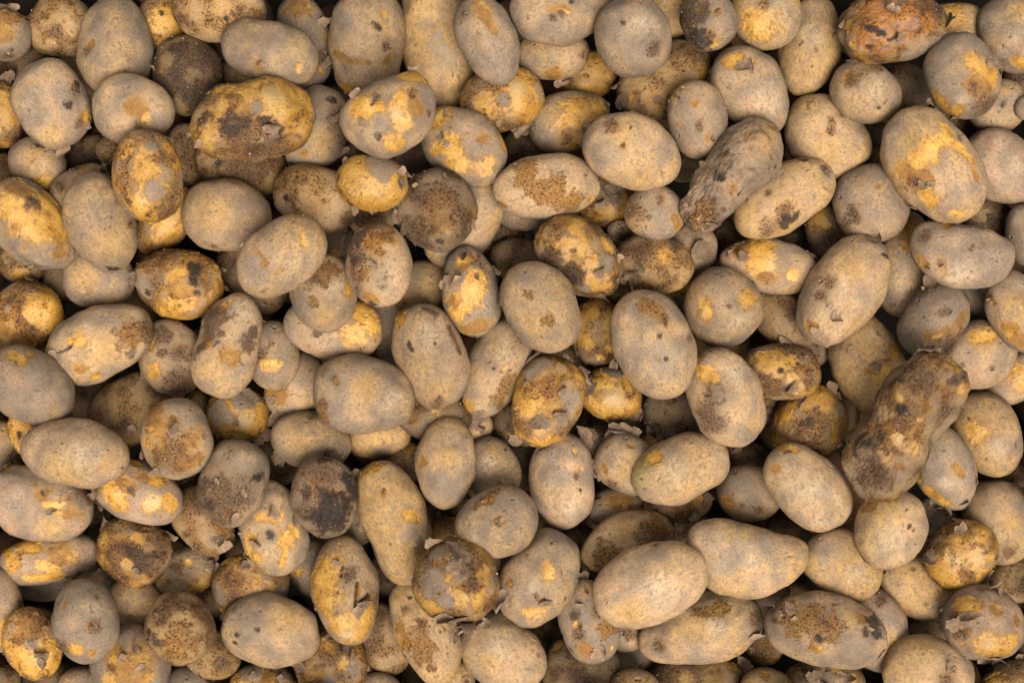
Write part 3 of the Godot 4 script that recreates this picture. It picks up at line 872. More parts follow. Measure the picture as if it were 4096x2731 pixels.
	potato("tan potato with a torn dirty side under the broad orange-chipped one", Vector3(0.0294, 0.0221, -0.2064), Vector3(0.067, 0.083, 0.168), Vector3(0.0271, 0.0170, 0.0178), "t", [0.01, 0, 0, 0.109, 1], "d .99 -.09 10.8;o -.01 .86 5.4", ".14 -.09 .99 7.9;.33 -.09 .94 6.5;.17 -.08 .98 5.4")
	potato("olive yellow peeled potato under the round grey one at the top", Vector3(0.0557, -0.0006, -0.1955), Vector3(-0.071, 0.271, 0.097), Vector3(0.0228, 0.0168, 0.0186), "y", [0.002, 0, 0, 0.038, 1], "y .44 .04 11.0;y -.17 .52 7.3;d -.59 .15 9.2", "")
	potato("round grey potato with a darker bruise, top centre right", Vector3(0.0851, 0.0553, -0.2143), Vector3(0.166, -1.119, -0.144), Vector3(0.0288, 0.0253, 0.0267), "g", [-0.022, 0, 0, 0.108, 1], "g .48 -.34 6.3;d .46 -.36 5.3;l -.17 -.44 8.8;k -.40 .08 1.8", "")
	potato("yellow tan potato peeking over the top edge behind the round grey one", Vector3(0.1163, 0.0034, -0.2429), Vector3(-0.074, -1.505, -0.159), Vector3(0.0215, 0.0152, 0.0183), "w", [-0.011, 0, 0, 0.057, 1], "", "")
	potato("grey potato with one side burnt black at the top, right of the round grey one", Vector3(0.1397, 0.0482, -0.2261), Vector3(0.179, -1.240, -0.149), Vector3(0.0218, 0.0195, 0.0204), "g", [-0.001, 0, 0, 0.068, 1.6], "k -.37 .49 10.6;K .38 .50 7.9;d -.08 .88 10.6;y -.51 .17 2.8;o .36 .18 3.9;y .68 .12 2.5;o -.21 -.35 2.8", "-.63 .77 .08 3.9;-.21 .91 -.35 3.9;.53 .73 -.43 5.3")
	potato("tan yellow round potato beside the burnt-sided one at the top", Vector3(0.1812, 0.0339, -0.2318), Vector3(0.029, -0.507, 0.129), Vector3(0.0264, 0.0203, 0.0241), "w", [-0.002, 0, 0, 0.028, 1], "d -.10 -.11 4.3;l .13 -.24 8.9;y 0 .40 8.9", "")
	potato("brown speckled potato lying diagonally under the round grey one", Vector3(0.1099, 0.0138, -0.1890), Vector3(-0.182, 0.648, -0.076), Vector3(0.0377, 0.0224, 0.0251), "s", [0.02, 0, 0, 0.088, 1], "w -.13 .03 16.3;y .61 .66 4.7;y -.80 -.04 3.6;d -.78 .40 9.1;o -.51 .44 5.4", "-.76 .22 -.61 7.2;-.90 .41 -.13 10.9;-.42 .76 .50 5.4;.72 .28 .63 4.3;-.98 -.08 -.20 8.0")
	potato("small grey potato with a square brown spot and pocks, upper right of centre", Vector3(0.1304, 0.0527, -0.1554), Vector3(0.048, -1.464, -0.176), Vector3(0.0269, 0.0182, 0.0213), "g", [0.009, 0, 0, 0.074, 1], "d .03 -.02 .16 -.02 2.8;k -.62 .53 1.2;o -.49 .09 2.8;o .44 -.29 2.8", "-.54 .31 .78 2.8;.50 .79 -.36 4.6;-.83 .44 .35 2.5")
	potato("tan oval with a bright yellow patch and a grey skin flap, upper right", Vector3(0.1696, 0.0385, -0.1776), Vector3(-0.236, -1.025, -0.098), Vector3(0.0349, 0.0218, 0.0255), "t", [0.03, 0, 0, 0.01, 1], "y -.75 .33 -.76 .09 3.9;y -.65 .21 4.3;y -.52 -.15 -.58 -.09 1.8;l .32 -.01 10.7", "-.52 .83 .19 8.9;-.48 .88 -.01 7.8;-.29 .63 .72 3.2")
	potato("half grey half yellow potato left of the cracked potato", Vector3(0.0412, 0.0211, -0.1582), Vector3(-0.084, 0.341, 0.013), Vector3(0.0302, 0.0191, 0.0216), "g", [0.1, 0, 0, 0.027, 1], "y .20 .05 10.8;y .60 -.05 7.2;y .75 .09 6.1;o -.08 .66 9.0;d -.25 .58 4.7;d .25 .57 4.3;d .63 -.42 6.1", "-.97 .02 -.24 10.1;.35 .82 .45 6.1;.92 .39 -.06 4.3;-.03 .29 .96 3.2")
	potato("large tan potato with a short scar crack near its middle, upper right of centre", Vector3(0.0830, 0.0695, -0.1313), Vector3(-0.072, -0.371, -0.147), Vector3(0.0358, 0.0241, 0.0255), "t", [0.08, 0, 0, 0, 1], "c -.29 -.51 -.33 .11 1.2;o -.32 .14 1.7;g .50 .19 4.5;w -.46 -.26 10.4;d -.62 -.33 5.2", "")
	potato("oval tan potato with a large brown stain across its face, centre top", Vector3(0.0245, 0.0549, -0.1087), Vector3(0.236, 0.083, -0.116), Vector3(0.0381, 0.0200, 0.0228), "t", [0.033, 0, 0, 0.013, 1], "s -.36 -.78 -.47 -.37 7.4;s -.25 -.05 .34 .46 8.1;s .12 -.14 7.0;o .77 .46 2.8;s -.85 .35 3.5;d .66 -.32 1.4;d -.52 .15 1.4", "")
	potato("knobbly scabby grey potato with a narrow waist, upper right", Vector3(0.1525, 0.0649, -0.1158), Vector3(-0.217, 0.896, -0.097), Vector3(0.0461, 0.0212, 0.0241), "r", [-0.17, 0, 0.2, 0.072, 1.7], "r -.86 .07 -.57 .18 15.6;d -.86 .17 8.7;s -.72 .23 7.0;u .59 .12 7.8;u .01 -.26 8.7;u .07 .55 7.0;u -.70 .06 7.8;u -.44 .16 6.3;u -.92 .09 6.3;u .30 -.16 5.2;o .86 .09 .89 .28 2.4;o .55 -.22 2.4;o -.23 .48 3.1;y -.24 .44 1.7;o -.84 .13 5.2;y -.85 .15 2.8;k -.21 -.06 3.5;d -.75 .36 5.2;w .62 .27 10.4", "-.23 .94 -.25 8.7;-.76 .52 -.40 7.0;-.20 .63 -.75 7.6;-.78 .18 .60 8.0;-.66 .29 .69 5.2;.43 -.08 .90 5.9;-.22 .65 .73 4.2;-.57 .51 .64 5.2;-.92 .39 -.01 4.2")
	potato("yellow flaky potato tucked below the cracked potato", Vector3(0.0665, 0.0021, -0.1030), Vector3(-0.184, -0.430, 0.151), Vector3(0.0216, 0.0168, 0.0193), "y", [0.01, 0, 0, 0.095, 1], "y .45 .47 6.2;y .06 .78 5.5;y -.07 -.75 2.6;g .21 -.15 9.1;d .62 .23 5.5", ".15 .97 -.17 11.0;.04 .94 .35 7.3;.46 .77 -.43 6.2;.46 .89 .03 7.3")
	potato("small tan potato with a loose orange-backed flap, beside the knobbly scabby one", Vector3(0.1003, 0.0582, -0.0901), Vector3(0.013, -0.596, 0.149), Vector3(0.0207, 0.0162, 0.0195), "t", [0.049, 0, 0, 0.119, 1], "o .91 -.04 .71 -.18 3.1;d -.04 -.49 3.5;d .03 -.31 2.4;d -.46 .44 7.0", ".99 -.09 .09 5.2;.03 .94 .33 3.8;.19 .30 .94 3.5")
	potato("lower potato in the dark gap left of the knobbly scabby one", Vector3(0.1271, -0.0139, -0.1305), Vector3(0.211, -0.081, -0.186), Vector3(0.0150, 0.0107, 0.0129), "d", [-0.006, 0, 0, 0.064, 1], "", "")
	potato("shaded grey sliver behind the burnt-sided potato", Vector3(0.1513, -0.0072, -0.2127), Vector3(-0.143, -0.024, -0.030), Vector3(0.0129, 0.0101, 0.0110), "b", [0.044, 0, 0, 0.113, 1], "", "")
	potato("smooth tan yellow potato slanting between the burnt-sided round and rotten orange ones", Vector3(0.2157, 0.0148, -0.2146), Vector3(0.107, -1.753, 0.173), Vector3(0.0378, 0.0206, 0.0224), "w", [-0.06, 0, 0, 0.019, 1], "l .01 .08 9.0;d .28 -.20 1.8;w .71 .10 7.2", "")
	potato("rotten orange potato with cracked wet skin at the top right", Vector3(0.2675, 0.0513, -0.2210), Vector3(-0.200, 0.248, -0.059), Vector3(0.0400, 0.0247, 0.0263), "o", [0.013, 0, 0, 0.021, 1.8], "x -.38 -.29 .38 .15 13.2;x -.25 .41 .28 .51 9.7;x -.69 .30 -.44 .66 8.8;k -.58 .11 -.33 .40 1.9;k -.27 .58 0 .61 1.4;k -.60 .58 2.5;y -.82 .38 3.5;y -.84 -.25 3.9;t .11 .98 .72 .69 7.7;y .33 .90 .43 .86 2.8;d .79 .17 5.3", "-.77 .02 .64 11.2;-.12 .99 -.11 8.8;-.09 .81 .58 7.0;.91 .31 .29 10.5;-.91 .26 -.33 6.0;-.40 .72 -.58 5.3;.84 .14 .52 6.0;-.12 .94 -.31 5.3")
	potato("pale olive potato behind the rotten orange one at the top edge", Vector3(0.3247, 0.0061, -0.2306), Vector3(0.149, -0.109, -0.149), Vector3(0.0265, 0.0145, 0.0164), "w", [-0.012, 0, 0, 0.089, 1], "y -.37 -.36 7.3", "")
	potato("grey potato filling the top right corner", Vector3(0.3645, 0.0222, -0.2231), Vector3(-0.003, -0.743, 0.121), Vector3(0.0299, 0.0239, 0.0279), "g", [-0.051, 0, 0, 0.035, 1], "w -.29 -.17 9.0;y .54 .71 4.3;d -.03 .50 1.1", "")
	potato("grey potato with a long peeling strip and yellow wound, upper right", Vector3(0.3160, 0.0555, -0.1862), Vector3(-0.243, -1.107, -0.069), Vector3(0.0299, 0.0225, 0.0261), "g", [-0.05, 0, 0, 0.115, 1], "y -.18 .02 .39 -.38 4.9;y .30 -.49 4.2;o .26 .25 .47 -.07 6.0;d .30 .30 3.5;y .24 .96 .56 .83 4.2;y .65 .71 4.2;d .85 -.03 8.8;l .46 .67 2.8", "-.03 .78 -.63 12.3;.22 .52 -.83 8.8;.54 -.35 .77 9.8;.78 -.25 .58 7.7;.21 -.42 .88 6.0")
	potato("tan potato half hidden right of the strip-peeled grey one", Vector3(0.3522, 0.0120, -0.1711), Vector3(-0.058, 0.429, 0.119), Vector3(0.0218, 0.0177, 0.0190), "t", [0.025, 0, 0, 0.118, 1], "w .30 -.36 3.6;k .06 .10 2.2", ".31 .70 -.64 3.6")
	potato("round tan potato with a brown cap, below the rotten orange one", Vector3(0.2512, 0.0406, -0.1764), Vector3(0.244, -0.428, -0.024), Vector3(0.0260, 0.0198, 0.0220), "t", [0.057, 0, 0, 0.055, 1], "d -.63 -.17 -.15 -.87 4.6;o -.71 -.21 4.6;l .11 -.32 7.1;k .38 .23 1.4", "")
	potato("dim grey brown potato right of the brown-capped round one", Vector3(0.2912, -0.0072, -0.1851), Vector3(-0.229, -0.000, -0.055), Vector3(0.0190, 0.0168, 0.0195), "b", [0.059, 0, 0, 0.011, 1], "", "")
	potato("tan potato with a small brown scab left of the brown-capped round one", Vector3(0.2260, 0.0226, -0.1463), Vector3(-0.137, -0.877, 0.067), Vector3(0.0334, 0.0256, 0.0273), "t", [-0.036, 0, 0, 0.129, 1], "d -.19 -.09 -.01 .07 3.6;d -.13 -.50 3.6;w .24 .47 10.8", "")
	potato("yellow tan potato with a black smudge, lower right of the knobbly one", Vector3(0.1929, 0.0454, -0.1013), Vector3(-0.027, 0.562, -0.156), Vector3(0.0413, 0.0209, 0.0226), "w", [0.01, 0, 0, 0.076, 1], "K -.30 .66 -.15 .65 4.6;d -.26 .38 5.3;d -.61 .53 7.1;g .76 .04 6.0;k .58 -.66 2.5;d .76 -.10 3.5;d -.34 -.40 2.5;w -.79 -.23 8.8", ".75 .66 .07 4.6;-.66 .50 -.56 3.5")
	potato("smooth round tan potato with one brown stain, right side", Vector3(0.2552, 0.0364, -0.0984), Vector3(-0.010, -1.097, 0.014), Vector3(0.0279, 0.0224, 0.0263), "t", [-0.001, 0, 0, 0.124, 1], "d -.06 .66 .22 .66 3.2;d .17 .88 5.3;g -.08 .24 3.6;o -.29 -.22 1.4", "")
	potato("big potato with yellow streaks torn through its skin, right side", Vector3(0.2942, 0.0602, -0.1237), Vector3(0.151, -0.933, 0.114), Vector3(0.0439, 0.0257, 0.0291), "t", [0.013, 0, 0, 0.12, 1], "y -.35 -.64 -.15 -.52 3.1;y -.21 -.08 -.19 -.42 4.9;y -.16 .39 -.12 .02 5.2;o -.17 .67 .13 .49 7.0;d .12 .69 7.0;y .25 .62 .44 .62 4.5;y .06 -.65 .30 -.67 3.1;o .42 -.61 .59 -.57 2.4;y .77 .33 .86 .21 1.6;k .13 .57 2.4;w -.47 .12 10.5", "-.07 .64 -.76 4.9;.19 .81 .56 5.9;.34 -.07 .94 8.0;.26 .87 .43 5.2")
	potato("pinkish tan potato at the right edge with a narrow neck", Vector3(0.3524, 0.0207, -0.1249), Vector3(-0.098, -0.602, -0.010), Vector3(0.0318, 0.0223, 0.0248), "p", [0.15, 0, 0, 0.096, 1], "l .11 -.10 7.2", "")
	potato("dark red brown potato in shadow at the right edge near the top", Vector3(0.3756, -0.0126, -0.1951), Vector3(0.167, -0.321, -0.119), Vector3(0.0137, 0.0109, 0.0127), "d", [-0.013, 0, 0, 0.094, 1], "", "")
	potato("sliver of a tan potato at the right edge beside the strip-peeled one", Vector3(0.3698, 0.0292, -0.1674), Vector3(-0.011, -3.037, -0.109), Vector3(0.0103, 0.0079, 0.0089), "t", [-0.045, 0, 0, 0.048, 1], "", "")
	potato("shadowed potato between the scabbed tan and yellow-streaked ones", Vector3(0.2668, -0.0139, -0.1490), Vector3(0.117, -0.000, 0.056), Vector3(0.0145, 0.0135, 0.0147), "d", [0.002, 0, 0, 0.077, 1], "", "-.26 .93 -.25 5.6")
	potato("small shadowed potato above the smooth round tan one", Vector3(0.2675, 0.0005, -0.1309), Vector3(0.089, -0.062, 0.055), Vector3(0.0126, 0.0093, 0.0109), "d", [-0.054, 0, 0, 0.126, 1], "", "")
	potato("brown orange and tan potato with peeling patch, left of centre", Vector3(-0.0913, 0.0822, -0.0517), Vector3(0.172, -1.352, 0.159), Vector3(0.0294, 0.0209, 0.0227), "t", [0.005, 0, 0, 0.064, 1], "d .01 .43 15.4;s -.57 -.08 12.0;d -.82 -.22 10.3;o -.46 .01 -.50 -.63 5.8;o -.23 -.19 4.5;k -.61 .38 8.6;o .21 .31 5.1;k -.21 .57 5.1;o .77 .31 5.1;k .89 .33 3.1;d -.98 .07 10.3;g -.47 .34 3.1;l .37 -.27 8.6", ".05 1.00 -.07 6.9;-.43 .64 -.63 4.5;-.46 .78 .43 3.1")
	potato("tan potato with a brown speckled upper side, left of the peeling brown orange one", Vector3(-0.1310, 0.0685, -0.0338), Vector3(0.176, -1.367, -0.115), Vector3(0.0288, 0.0205, 0.0246), "t", [0.06, 0, 0, 0.013, 1], "s -.41 -.22 -.51 -.57 8.0;s .09 .04 3.5;d -.39 -.01 5.2;y .05 -.88 3.5;l -.05 -.49 5.2;w .49 -.11 8.7", "")
	potato("tan potato with bright lemon yellow side under the speckled-topped one", Vector3(-0.1270, 0.0435, -0.0095), Vector3(0.001, -0.087, 0.013), Vector3(0.0354, 0.0194, 0.0223), "t", [-0.058, 0, 0, 0.135, 1], "y .55 -.64 .72 -.27 7.8;y .51 .15 7.1;d .64 -.42 2.5;d .61 .53 3.5;y .61 -.49 5.3", "-.23 .95 .22 5.3")
	potato("smooth olive tan potato behind the peeling brown orange one", Vector3(-0.0650, 0.0113, -0.0382), Vector3(-0.019, -2.618, -0.072), Vector3(0.0218, 0.0166, 0.0199), "w", [-0.039, 0, 0, 0.084, 1], "", "")
	potato("grey tan upright potato squeezed behind the long dark-spotted one", Vector3(-0.0892, 0.0021, -0.0083), Vector3(-0.053, -1.397, -0.018), Vector3(0.0302, 0.0121, 0.0142), "g", [-0.033, 0, 0, 0.012, 1], "", "")
	potato("long tan potato with dark pits down its left side, centre", Vector3(-0.0575, 0.0479, 0.0093), Vector3(0.167, -1.271, -0.054), Vector3(0.0388, 0.0208, 0.0252), "t", [-0.03, 0, 0, 0.15, 1], "k -.32 .30 -.20 .29 1.6;d -.81 -.33 -.67 -.55 2.1;y -.77 .44 4.6;d -.89 .45 3.5;k -.93 .08 2.1;k -.18 -.38 1.4;d -.37 -.83 .07 -.91 2.5;w .63 -.02 10.6;d .81 .10 5.3;l -.36 -.31 8.8", "")
	potato("flaky grey potato with a yellow gash down its middle, centre", Vector3(-0.0291, 0.0416, -0.0355), Vector3(0.001, -1.431, 0.039), Vector3(0.0323, 0.0174, 0.0198), "g", [-0.029, 0, 0, 0.087, 1.3], "y -.24 -.27 .13 -.14 6.0;y .15 .22 .44 .57 6.0;y -.62 .23 -.68 -.05 3.5;o -.56 .15 3.9;o .78 -.16 .84 .40 5.3;o .15 .77 4.3;g -.28 .40 6.0;g .27 -.63 5.3;d -.63 -.31 5.3", "-.24 .90 .36 13.1;-.25 .69 .67 7.1;-.20 .44 .88 6.4;-.37 .78 -.51 8.9;-.36 .01 -.93 7.1;-.24 .93 -.27 4.3;.28 .34 -.90 7.1;-.72 .69 .03 7.8;.99 .08 .08 4.3;-.76 .63 -.15 8.9")
	potato("smooth tan oval with two faint brown smudges, centre", Vector3(0.0202, 0.0735, -0.0237), Vector3(0.047, -1.014, -0.062), Vector3(0.0337, 0.0237, 0.0252), "t", [0.02, 0, 0, 0.11, 1], "s -.36 .07 3.8;s .26 -.05 4.5;w .26 .27 10.4;d -.93 .36 3.5", "")
	potato("shaded tan and brown potato above the smudged tan oval", Vector3(0.0054, 0.0141, -0.0589), Vector3(0.072, -0.174, 0.017), Vector3(0.0226, 0.0142, 0.0159), "b", [0.034, 0, 0, 0.079, 1], "d -.34 .29 5.4;d -.06 -.69 5.4", "")
	potato("dark brown potato with ragged grey flakes, deep left of the brown-stained oval", Vector3(-0.0070, -0.0086, -0.0747), Vector3(-0.140, 0.551, -0.110), Vector3(0.0176, 0.0135, 0.0148), "o", [-0.018, 0, 0, 0.03, 1], "d .47 .25 11.1", "-.16 .94 -.32 8.5;.15 .94 -.32 6.3;-.66 .74 .09 6.6;.58 .79 -.20 4.4")
	potato("small tan bulge under the brown-stained oval", Vector3(0.0076, 0.0091, -0.0933), Vector3(0.207, 0.008, 0.051), Vector3(0.0186, 0.0120, 0.0138), "t", [-0.021, 0, 0, 0.094, 1], "", "")
	potato("hidden olive potato under the small very yellow one", Vector3(-0.1011, -0.0099, -0.0933), Vector3(-0.234, -0.005, 0.010), Vector3(0.0175, 0.0101, 0.0121), "s", [0.036, 0, 0, 0.062, 1], "d -.16 .25 9.2", "-.49 .84 -.25 6.3")
	potato("grey potato with a yellow spot sunk left of the peeling brown orange one", Vector3(-0.1319, -0.0046, -0.0727), Vector3(0.015, -2.801, -0.124), Vector3(0.0176, 0.0127, 0.0147), "b", [-0.007, 0, 0, 0.007, 1], "y -.13 -.60 2.9;y -.02 .50 2.6", "-.67 .65 .35 6.6;-.62 .78 -.09 5.5;-.61 .43 -.67 4.4")
	potato("tan upright potato leaning right of the long dark-pitted one", Vector3(-0.0099, 0.0371, 0.0182), Vector3(-0.124, 1.104, -0.037), Vector3(0.0388, 0.0189, 0.0217), "t", [-0.056, 0, 0, 0.107, 1], "s -.12 .62 -.52 .61 6.0;y -.88 -.33 4.6;d .63 .39 7.1;l .24 .13 5.3;k -.07 .01 1.1", "-.91 .38 .16 7.8;.47 .31 .83 5.3;.35 -.08 .93 5.3")
	potato("soil-caked knobbly stub between the brown-stained and small flap potatoes", Vector3(0.0778, 0.0151, -0.0802), Vector3(0.102, 0.357, 0.184), Vector3(0.0083, 0.0061, 0.0072), "r", [0.056, 0, 0, 0.07, 3], "k .18 .48 5.4;l -.07 -.55 2.2", "-.63 .65 .43 2.9")
	potato("brown yellow blotched potato with torn flakes at its lower end, centre", Vector3(0.0471, 0.0565, -0.0587), Vector3(0.244, -0.640, -0.054), Vector3(0.0347, 0.0219, 0.0245), "o", [0.054, 0, 0, 0.134, 1.2], "y -.29 -.28 6.3;y -.07 -.38 4.6;y .17 -.89 .36 -.83 3.5;y .27 -.21 5.3;y .57 .22 4.6;y .31 .11 4.2;k -.47 .42 10.5;k .03 .41 8.8;s -.62 -.13 10.5;g .44 -.45 7.0;d .02 -.97 8.8;g .38 .51 5.3", ".44 .88 -.16 7.7;.62 .30 -.72 5.3;.81 .35 .47 7.0;-.20 .96 -.21 3.9;.97 .01 -.25 6.0;.80 .58 -.16 4.2")
	potato("dark golden speckled potato with one yellow spot, right of the torn blotched one", Vector3(0.1007, 0.0446, -0.0554), Vector3(-0.180, -0.239, 0.088), Vector3(0.0279, 0.0181, 0.0217), "s", [0.048, 0, 0, 0.028, 1], "y .25 -.14 4.6;d -.54 -.11 12.4;w .27 .50 8.8;d .41 -.59 5.3", "-.44 .67 .59 12.4;-.49 .27 .83 8.8;-.32 .85 .42 7.1")
	potato("brown yellow lump under the torn blotched potato", Vector3(0.0814, -0.0072, -0.0342), Vector3(-0.012, -0.173, -0.038), Vector3(0.0148, 0.0078, 0.0083), "s", [-0.043, 0, 0, 0.094, 1], "", "")
	potato("tan potato with a broad leaf-like grey flake, right of the dark golden one", Vector3(0.1291, 0.0212, -0.0685), Vector3(0.217, -0.698, -0.095), Vector3(0.0202, 0.0184, 0.0193), "t", [0.01, 0, 0, 0.015, 1], "y -.15 .22 3.6", ".27 .93 -.26 16.2")
	potato("yellow sliver below the leaf-like grey flake", Vector3(0.1317, -0.0046, -0.0488), Vector3(-0.202, -2.825, 0.101), Vector3(0.0212, 0.0163, 0.0175), "y", [-0.006, 0, 0, 0.033, 1], "y -.10 .29 7.3;y .45 -.15 7.3;k -.08 .53 1.8", "")
	potato("round tan potato with a shield-shaped yellow spot, right of centre", Vector3(0.1487, 0.0452, -0.0243), Vector3(-0.082, -1.070, -0.017), Vector3(0.0284, 0.0247, 0.0269), "t", [-0.047, 0, 0, 0.105, 1], "y -.29 .53 -.09 .55 3.5;s -.16 .54 4.6;l .39 -.11 7.1;d .02 0 1.8;y .10 -.51 5.3", "")
	potato("grey potato with a square yellow patch under the black-smudged one", Vector3(0.1833, 0.0316, -0.0545), Vector3(0.138, -0.140, 0.062), Vector3(0.0340, 0.0170, 0.0200), "g", [-0.027, 0, 0, 0.034, 1], "y -.26 -.62 -.16 -.03 7.9;o -.08 .31 6.4;o -.62 -.56 7.9;d -.70 -.62 5.4;y .46 .18 3.6;l .03 -.17 4.6", "-.83 .49 -.28 8.9;.83 .01 -.56 5.4;.76 0 -.65 3.6;-.25 .73 .64 4.6;-.59 .78 -.22 7.1")
	potato("largest pale tan oval with a yellow brown mark, right of centre", Vector3(0.0981, 0.0745, 0.0029), Vector3(0.065, -1.205, -0.098), Vector3(0.0392, 0.0227, 0.0270), "t", [0.048, 0, 0, 0.113, 1], "s -.75 -.13 -.52 -.40 5.9;d -.41 -.47 3.4;d .06 -.91 3.4;k .22 -.16 1.6;k -.19 -.21 1.7;w -.68 -.15 5.2;g .08 .07 10.3", "")
	potato("brown and yellow potato sunk left of the largest pale tan oval", Vector3(0.0624, 0.0041, -0.0065), Vector3(0.227, -1.546, -0.043), Vector3(0.0256, 0.0169, 0.0198), "o", [-0.019, 0, 0, 0.058, 1], "y -.48 -.02 -.50 -.33 2.9;y .18 .33 6.2;y .48 -.51 3.6;y .69 -.17 3.3;d -.17 -.07 7.3", ".49 .16 .86 9.1;-.24 .97 .02 2.6")
	potato("cracked dusty grey brown potato below the square-patched one", Vector3(0.1955, 0.0163, -0.0164), Vector3(0.063, -0.739, -0.009), Vector3(0.0307, 0.0179, 0.0189), "b", [-0.018, 0, 0, 0.067, 1], "d -.10 -.29 7.2;c -.23 .91 .23 .65 0.7;w -.49 .11 9.0", "-.38 .44 -.81 9.0;-.17 .05 -.98 7.2;-.59 .41 -.69 6.5")
	potato("hidden yellow tan potato under the shield-spotted round one", Vector3(0.1585, -0.0059, 0.0054), Vector3(-0.076, 0.010, -0.108), Vector3(0.0167, 0.0102, 0.0110), "w", [0.035, 0, 0, 0.118, 1], "y .19 .15 5.5", ".76 .58 -.29 6.3")
	potato("blotchy orange yellow potato right of the shield-spotted round one", Vector3(0.1917, 0.0335, 0.0213), Vector3(-0.120, -0.088, -0.084), Vector3(0.0298, 0.0184, 0.0209), "o", [-0.002, 0, 0, 0.104, 1.2], "y -.52 -.33 -.23 -.49 5.3;y 0 -.21 -.23 .07 5.0;y .16 .35 5.3;o .38 -.02 7.1;k -.14 .06 2.1;y .12 -.32 4.6;d -.76 .28 7.1;d .61 .28 5.3;g .14 .64 5.3;o -.46 .59 3.6;d -.26 .73 7.1", ".19 .78 .59 8.9;.05 .13 -.99 7.8;.45 .76 -.47 4.3;-.18 .93 -.32 2.5")
	potato("tan potato with a grey flake over a yellow patch, right of centre below", Vector3(0.1491, 0.0616, 0.0396), Vector3(-0.145, -1.130, -0.181), Vector3(0.0378, 0.0215, 0.0263), "t", [0.02, 0, 0, 0.01, 1], "y -.70 .38 -.54 .30 4.5;s -.39 .47 4.2;d .25 .74 -.07 .77 8.7;s -.92 .39 8.7;d -1.00 -.05 7.0;l -.52 -.36 8.7;w .58 -.29 7.0", "-.33 .88 .35 11.2;-.26 .79 .55 5.2;-.13 .95 .27 3.5")
	potato("shadowed potato with yellow top behind the smooth round tan one", Vector3(0.2294, 0.0038, -0.0795), Vector3(-0.023, -1.394, 0.011), Vector3(0.0210, 0.0137, 0.0159), "b", [0.031, 0, 0, 0.11, 1], "y -.46 .43 7.3;d .30 .06 7.3;y -.24 .17 3.7", "")
	potato("long tan oval leaning right with a dark nick at its top, right side", Vector3(0.2337, 0.0484, -0.0363), Vector3(-0.229, 0.998, -0.088), Vector3(0.0426, 0.0251, 0.0265), "t", [-0.015, 0, 0, 0.15, 1], "k .73 .39 .74 .50 1.6;d -.13 -.32 5.3;w .21 -.06 10.6;d -.37 -.31 3.5;l -.10 .02 7.0;o -.87 -.10 5.3;w -.40 .80 7.0", ".89 .45 .04 8.8;-.88 .43 .22 10.6;-.54 .78 .32 7.8")
	potato("tan potato with yellow shoulder behind the long leaning oval", Vector3(0.2852, 0.0114, -0.0564), Vector3(-0.032, -1.718, 0.117), Vector3(0.0385, 0.0188, 0.0199), "t", [0.007, 0, 0, 0.124, 1], "y -.67 .16 -.37 .05 5.4;l .54 .27 5.4", ".83 .45 .34 4.0")
	potato("pinkish kidney-shaped tan potato at the right side", Vector3(0.3155, 0.0545, -0.0620), Vector3(-0.215, -0.242, -0.016), Vector3(0.0370, 0.0197, 0.0233), "p", [-0.04, -0.16, 0, 0.114, 1], "o -.75 .60 -.67 .71 3.5;o -.43 .56 -.34 .76 2.5;l -.12 .86 10.5;d -.81 .05 5.3;o -.51 -.52 -.32 -.81 2.5", "-.59 .32 .74 4.2;-.28 .58 -.76 6.0;.21 .53 -.82 5.3;-.42 .66 .62 4.6")
	potato("dim olive sided potato behind the pinkish kidney-shaped one", Vector3(0.3487, -0.0019, -0.0918), Vector3(0.103, -0.191, -0.104), Vector3(0.0222, 0.0125, 0.0137), "d", [0.011, 0, 0, 0.006, 1], "y -.45 -.04 6.2;d .47 .29 7.3", "")
	potato("grey tan potato cut by the right edge, above mid height", Vector3(0.3710, 0.0232, -0.0764), Vector3(0.056, -1.351, -0.170), Vector3(0.0232, 0.0152, 0.0155), "g", [0.018, 0, 0, 0.1, 1], "l -.66 .37 5.4", "")
	potato("small tan potato with orange scorched lower corner and a curled flap, right side", Vector3(0.2995, 0.0402, -0.0157), Vector3(-0.184, 0.867, 0.037), Vector3(0.0299, 0.0192, 0.0213), "p", [-0.05, 0, 0, 0.076, 1], "o -.42 .35 -.11 .61 4.6;o .14 .76 .48 .68 3.9;y -.23 .54 -.39 .41 2.5;d -.23 .89 7.1;s .11 .92 3.5;g .14 .10 4.3;d .92 .32 5.3", ".52 .48 -.71 9.9;.18 .98 .11 7.8;.37 .39 -.84 4.6")
	potato("shaded grey tan potato behind the small scorched one", Vector3(0.3443, 0.0008, -0.0321), Vector3(-0.125, -2.993, 0.044), Vector3(0.0208, 0.0145, 0.0174), "g", [-0.054, 0, 0, 0.1, 1], "", "")
	potato("tan potato with golden brown underside at the right edge", Vector3(0.3592, 0.0430, -0.0201), Vector3(0.051, -1.105, -0.014), Vector3(0.0309, 0.0196, 0.0215), "t", [-0.019, 0, 0, 0.055, 1], "o .19 .66 .52 .44 6.0;o -.52 .69 2.5;d -.63 .67 2.8;w -.28 .19 8.8;s .23 .53 4.2", "-.61 .40 .69 4.6")
	potato("tan potato with a faint yellow crown below the golden-bottomed right-edge one", Vector3(0.3356, 0.0265, 0.0089), Vector3(0.029, 0.409, -0.084), Vector3(0.0282, 0.0202, 0.0243), "t", [0.04, 0, 0, 0.006, 1], "y -.09 -.56 .22 -.48 4.3;d -.06 .41 2.2;w -.01 -.44 9.0", "")
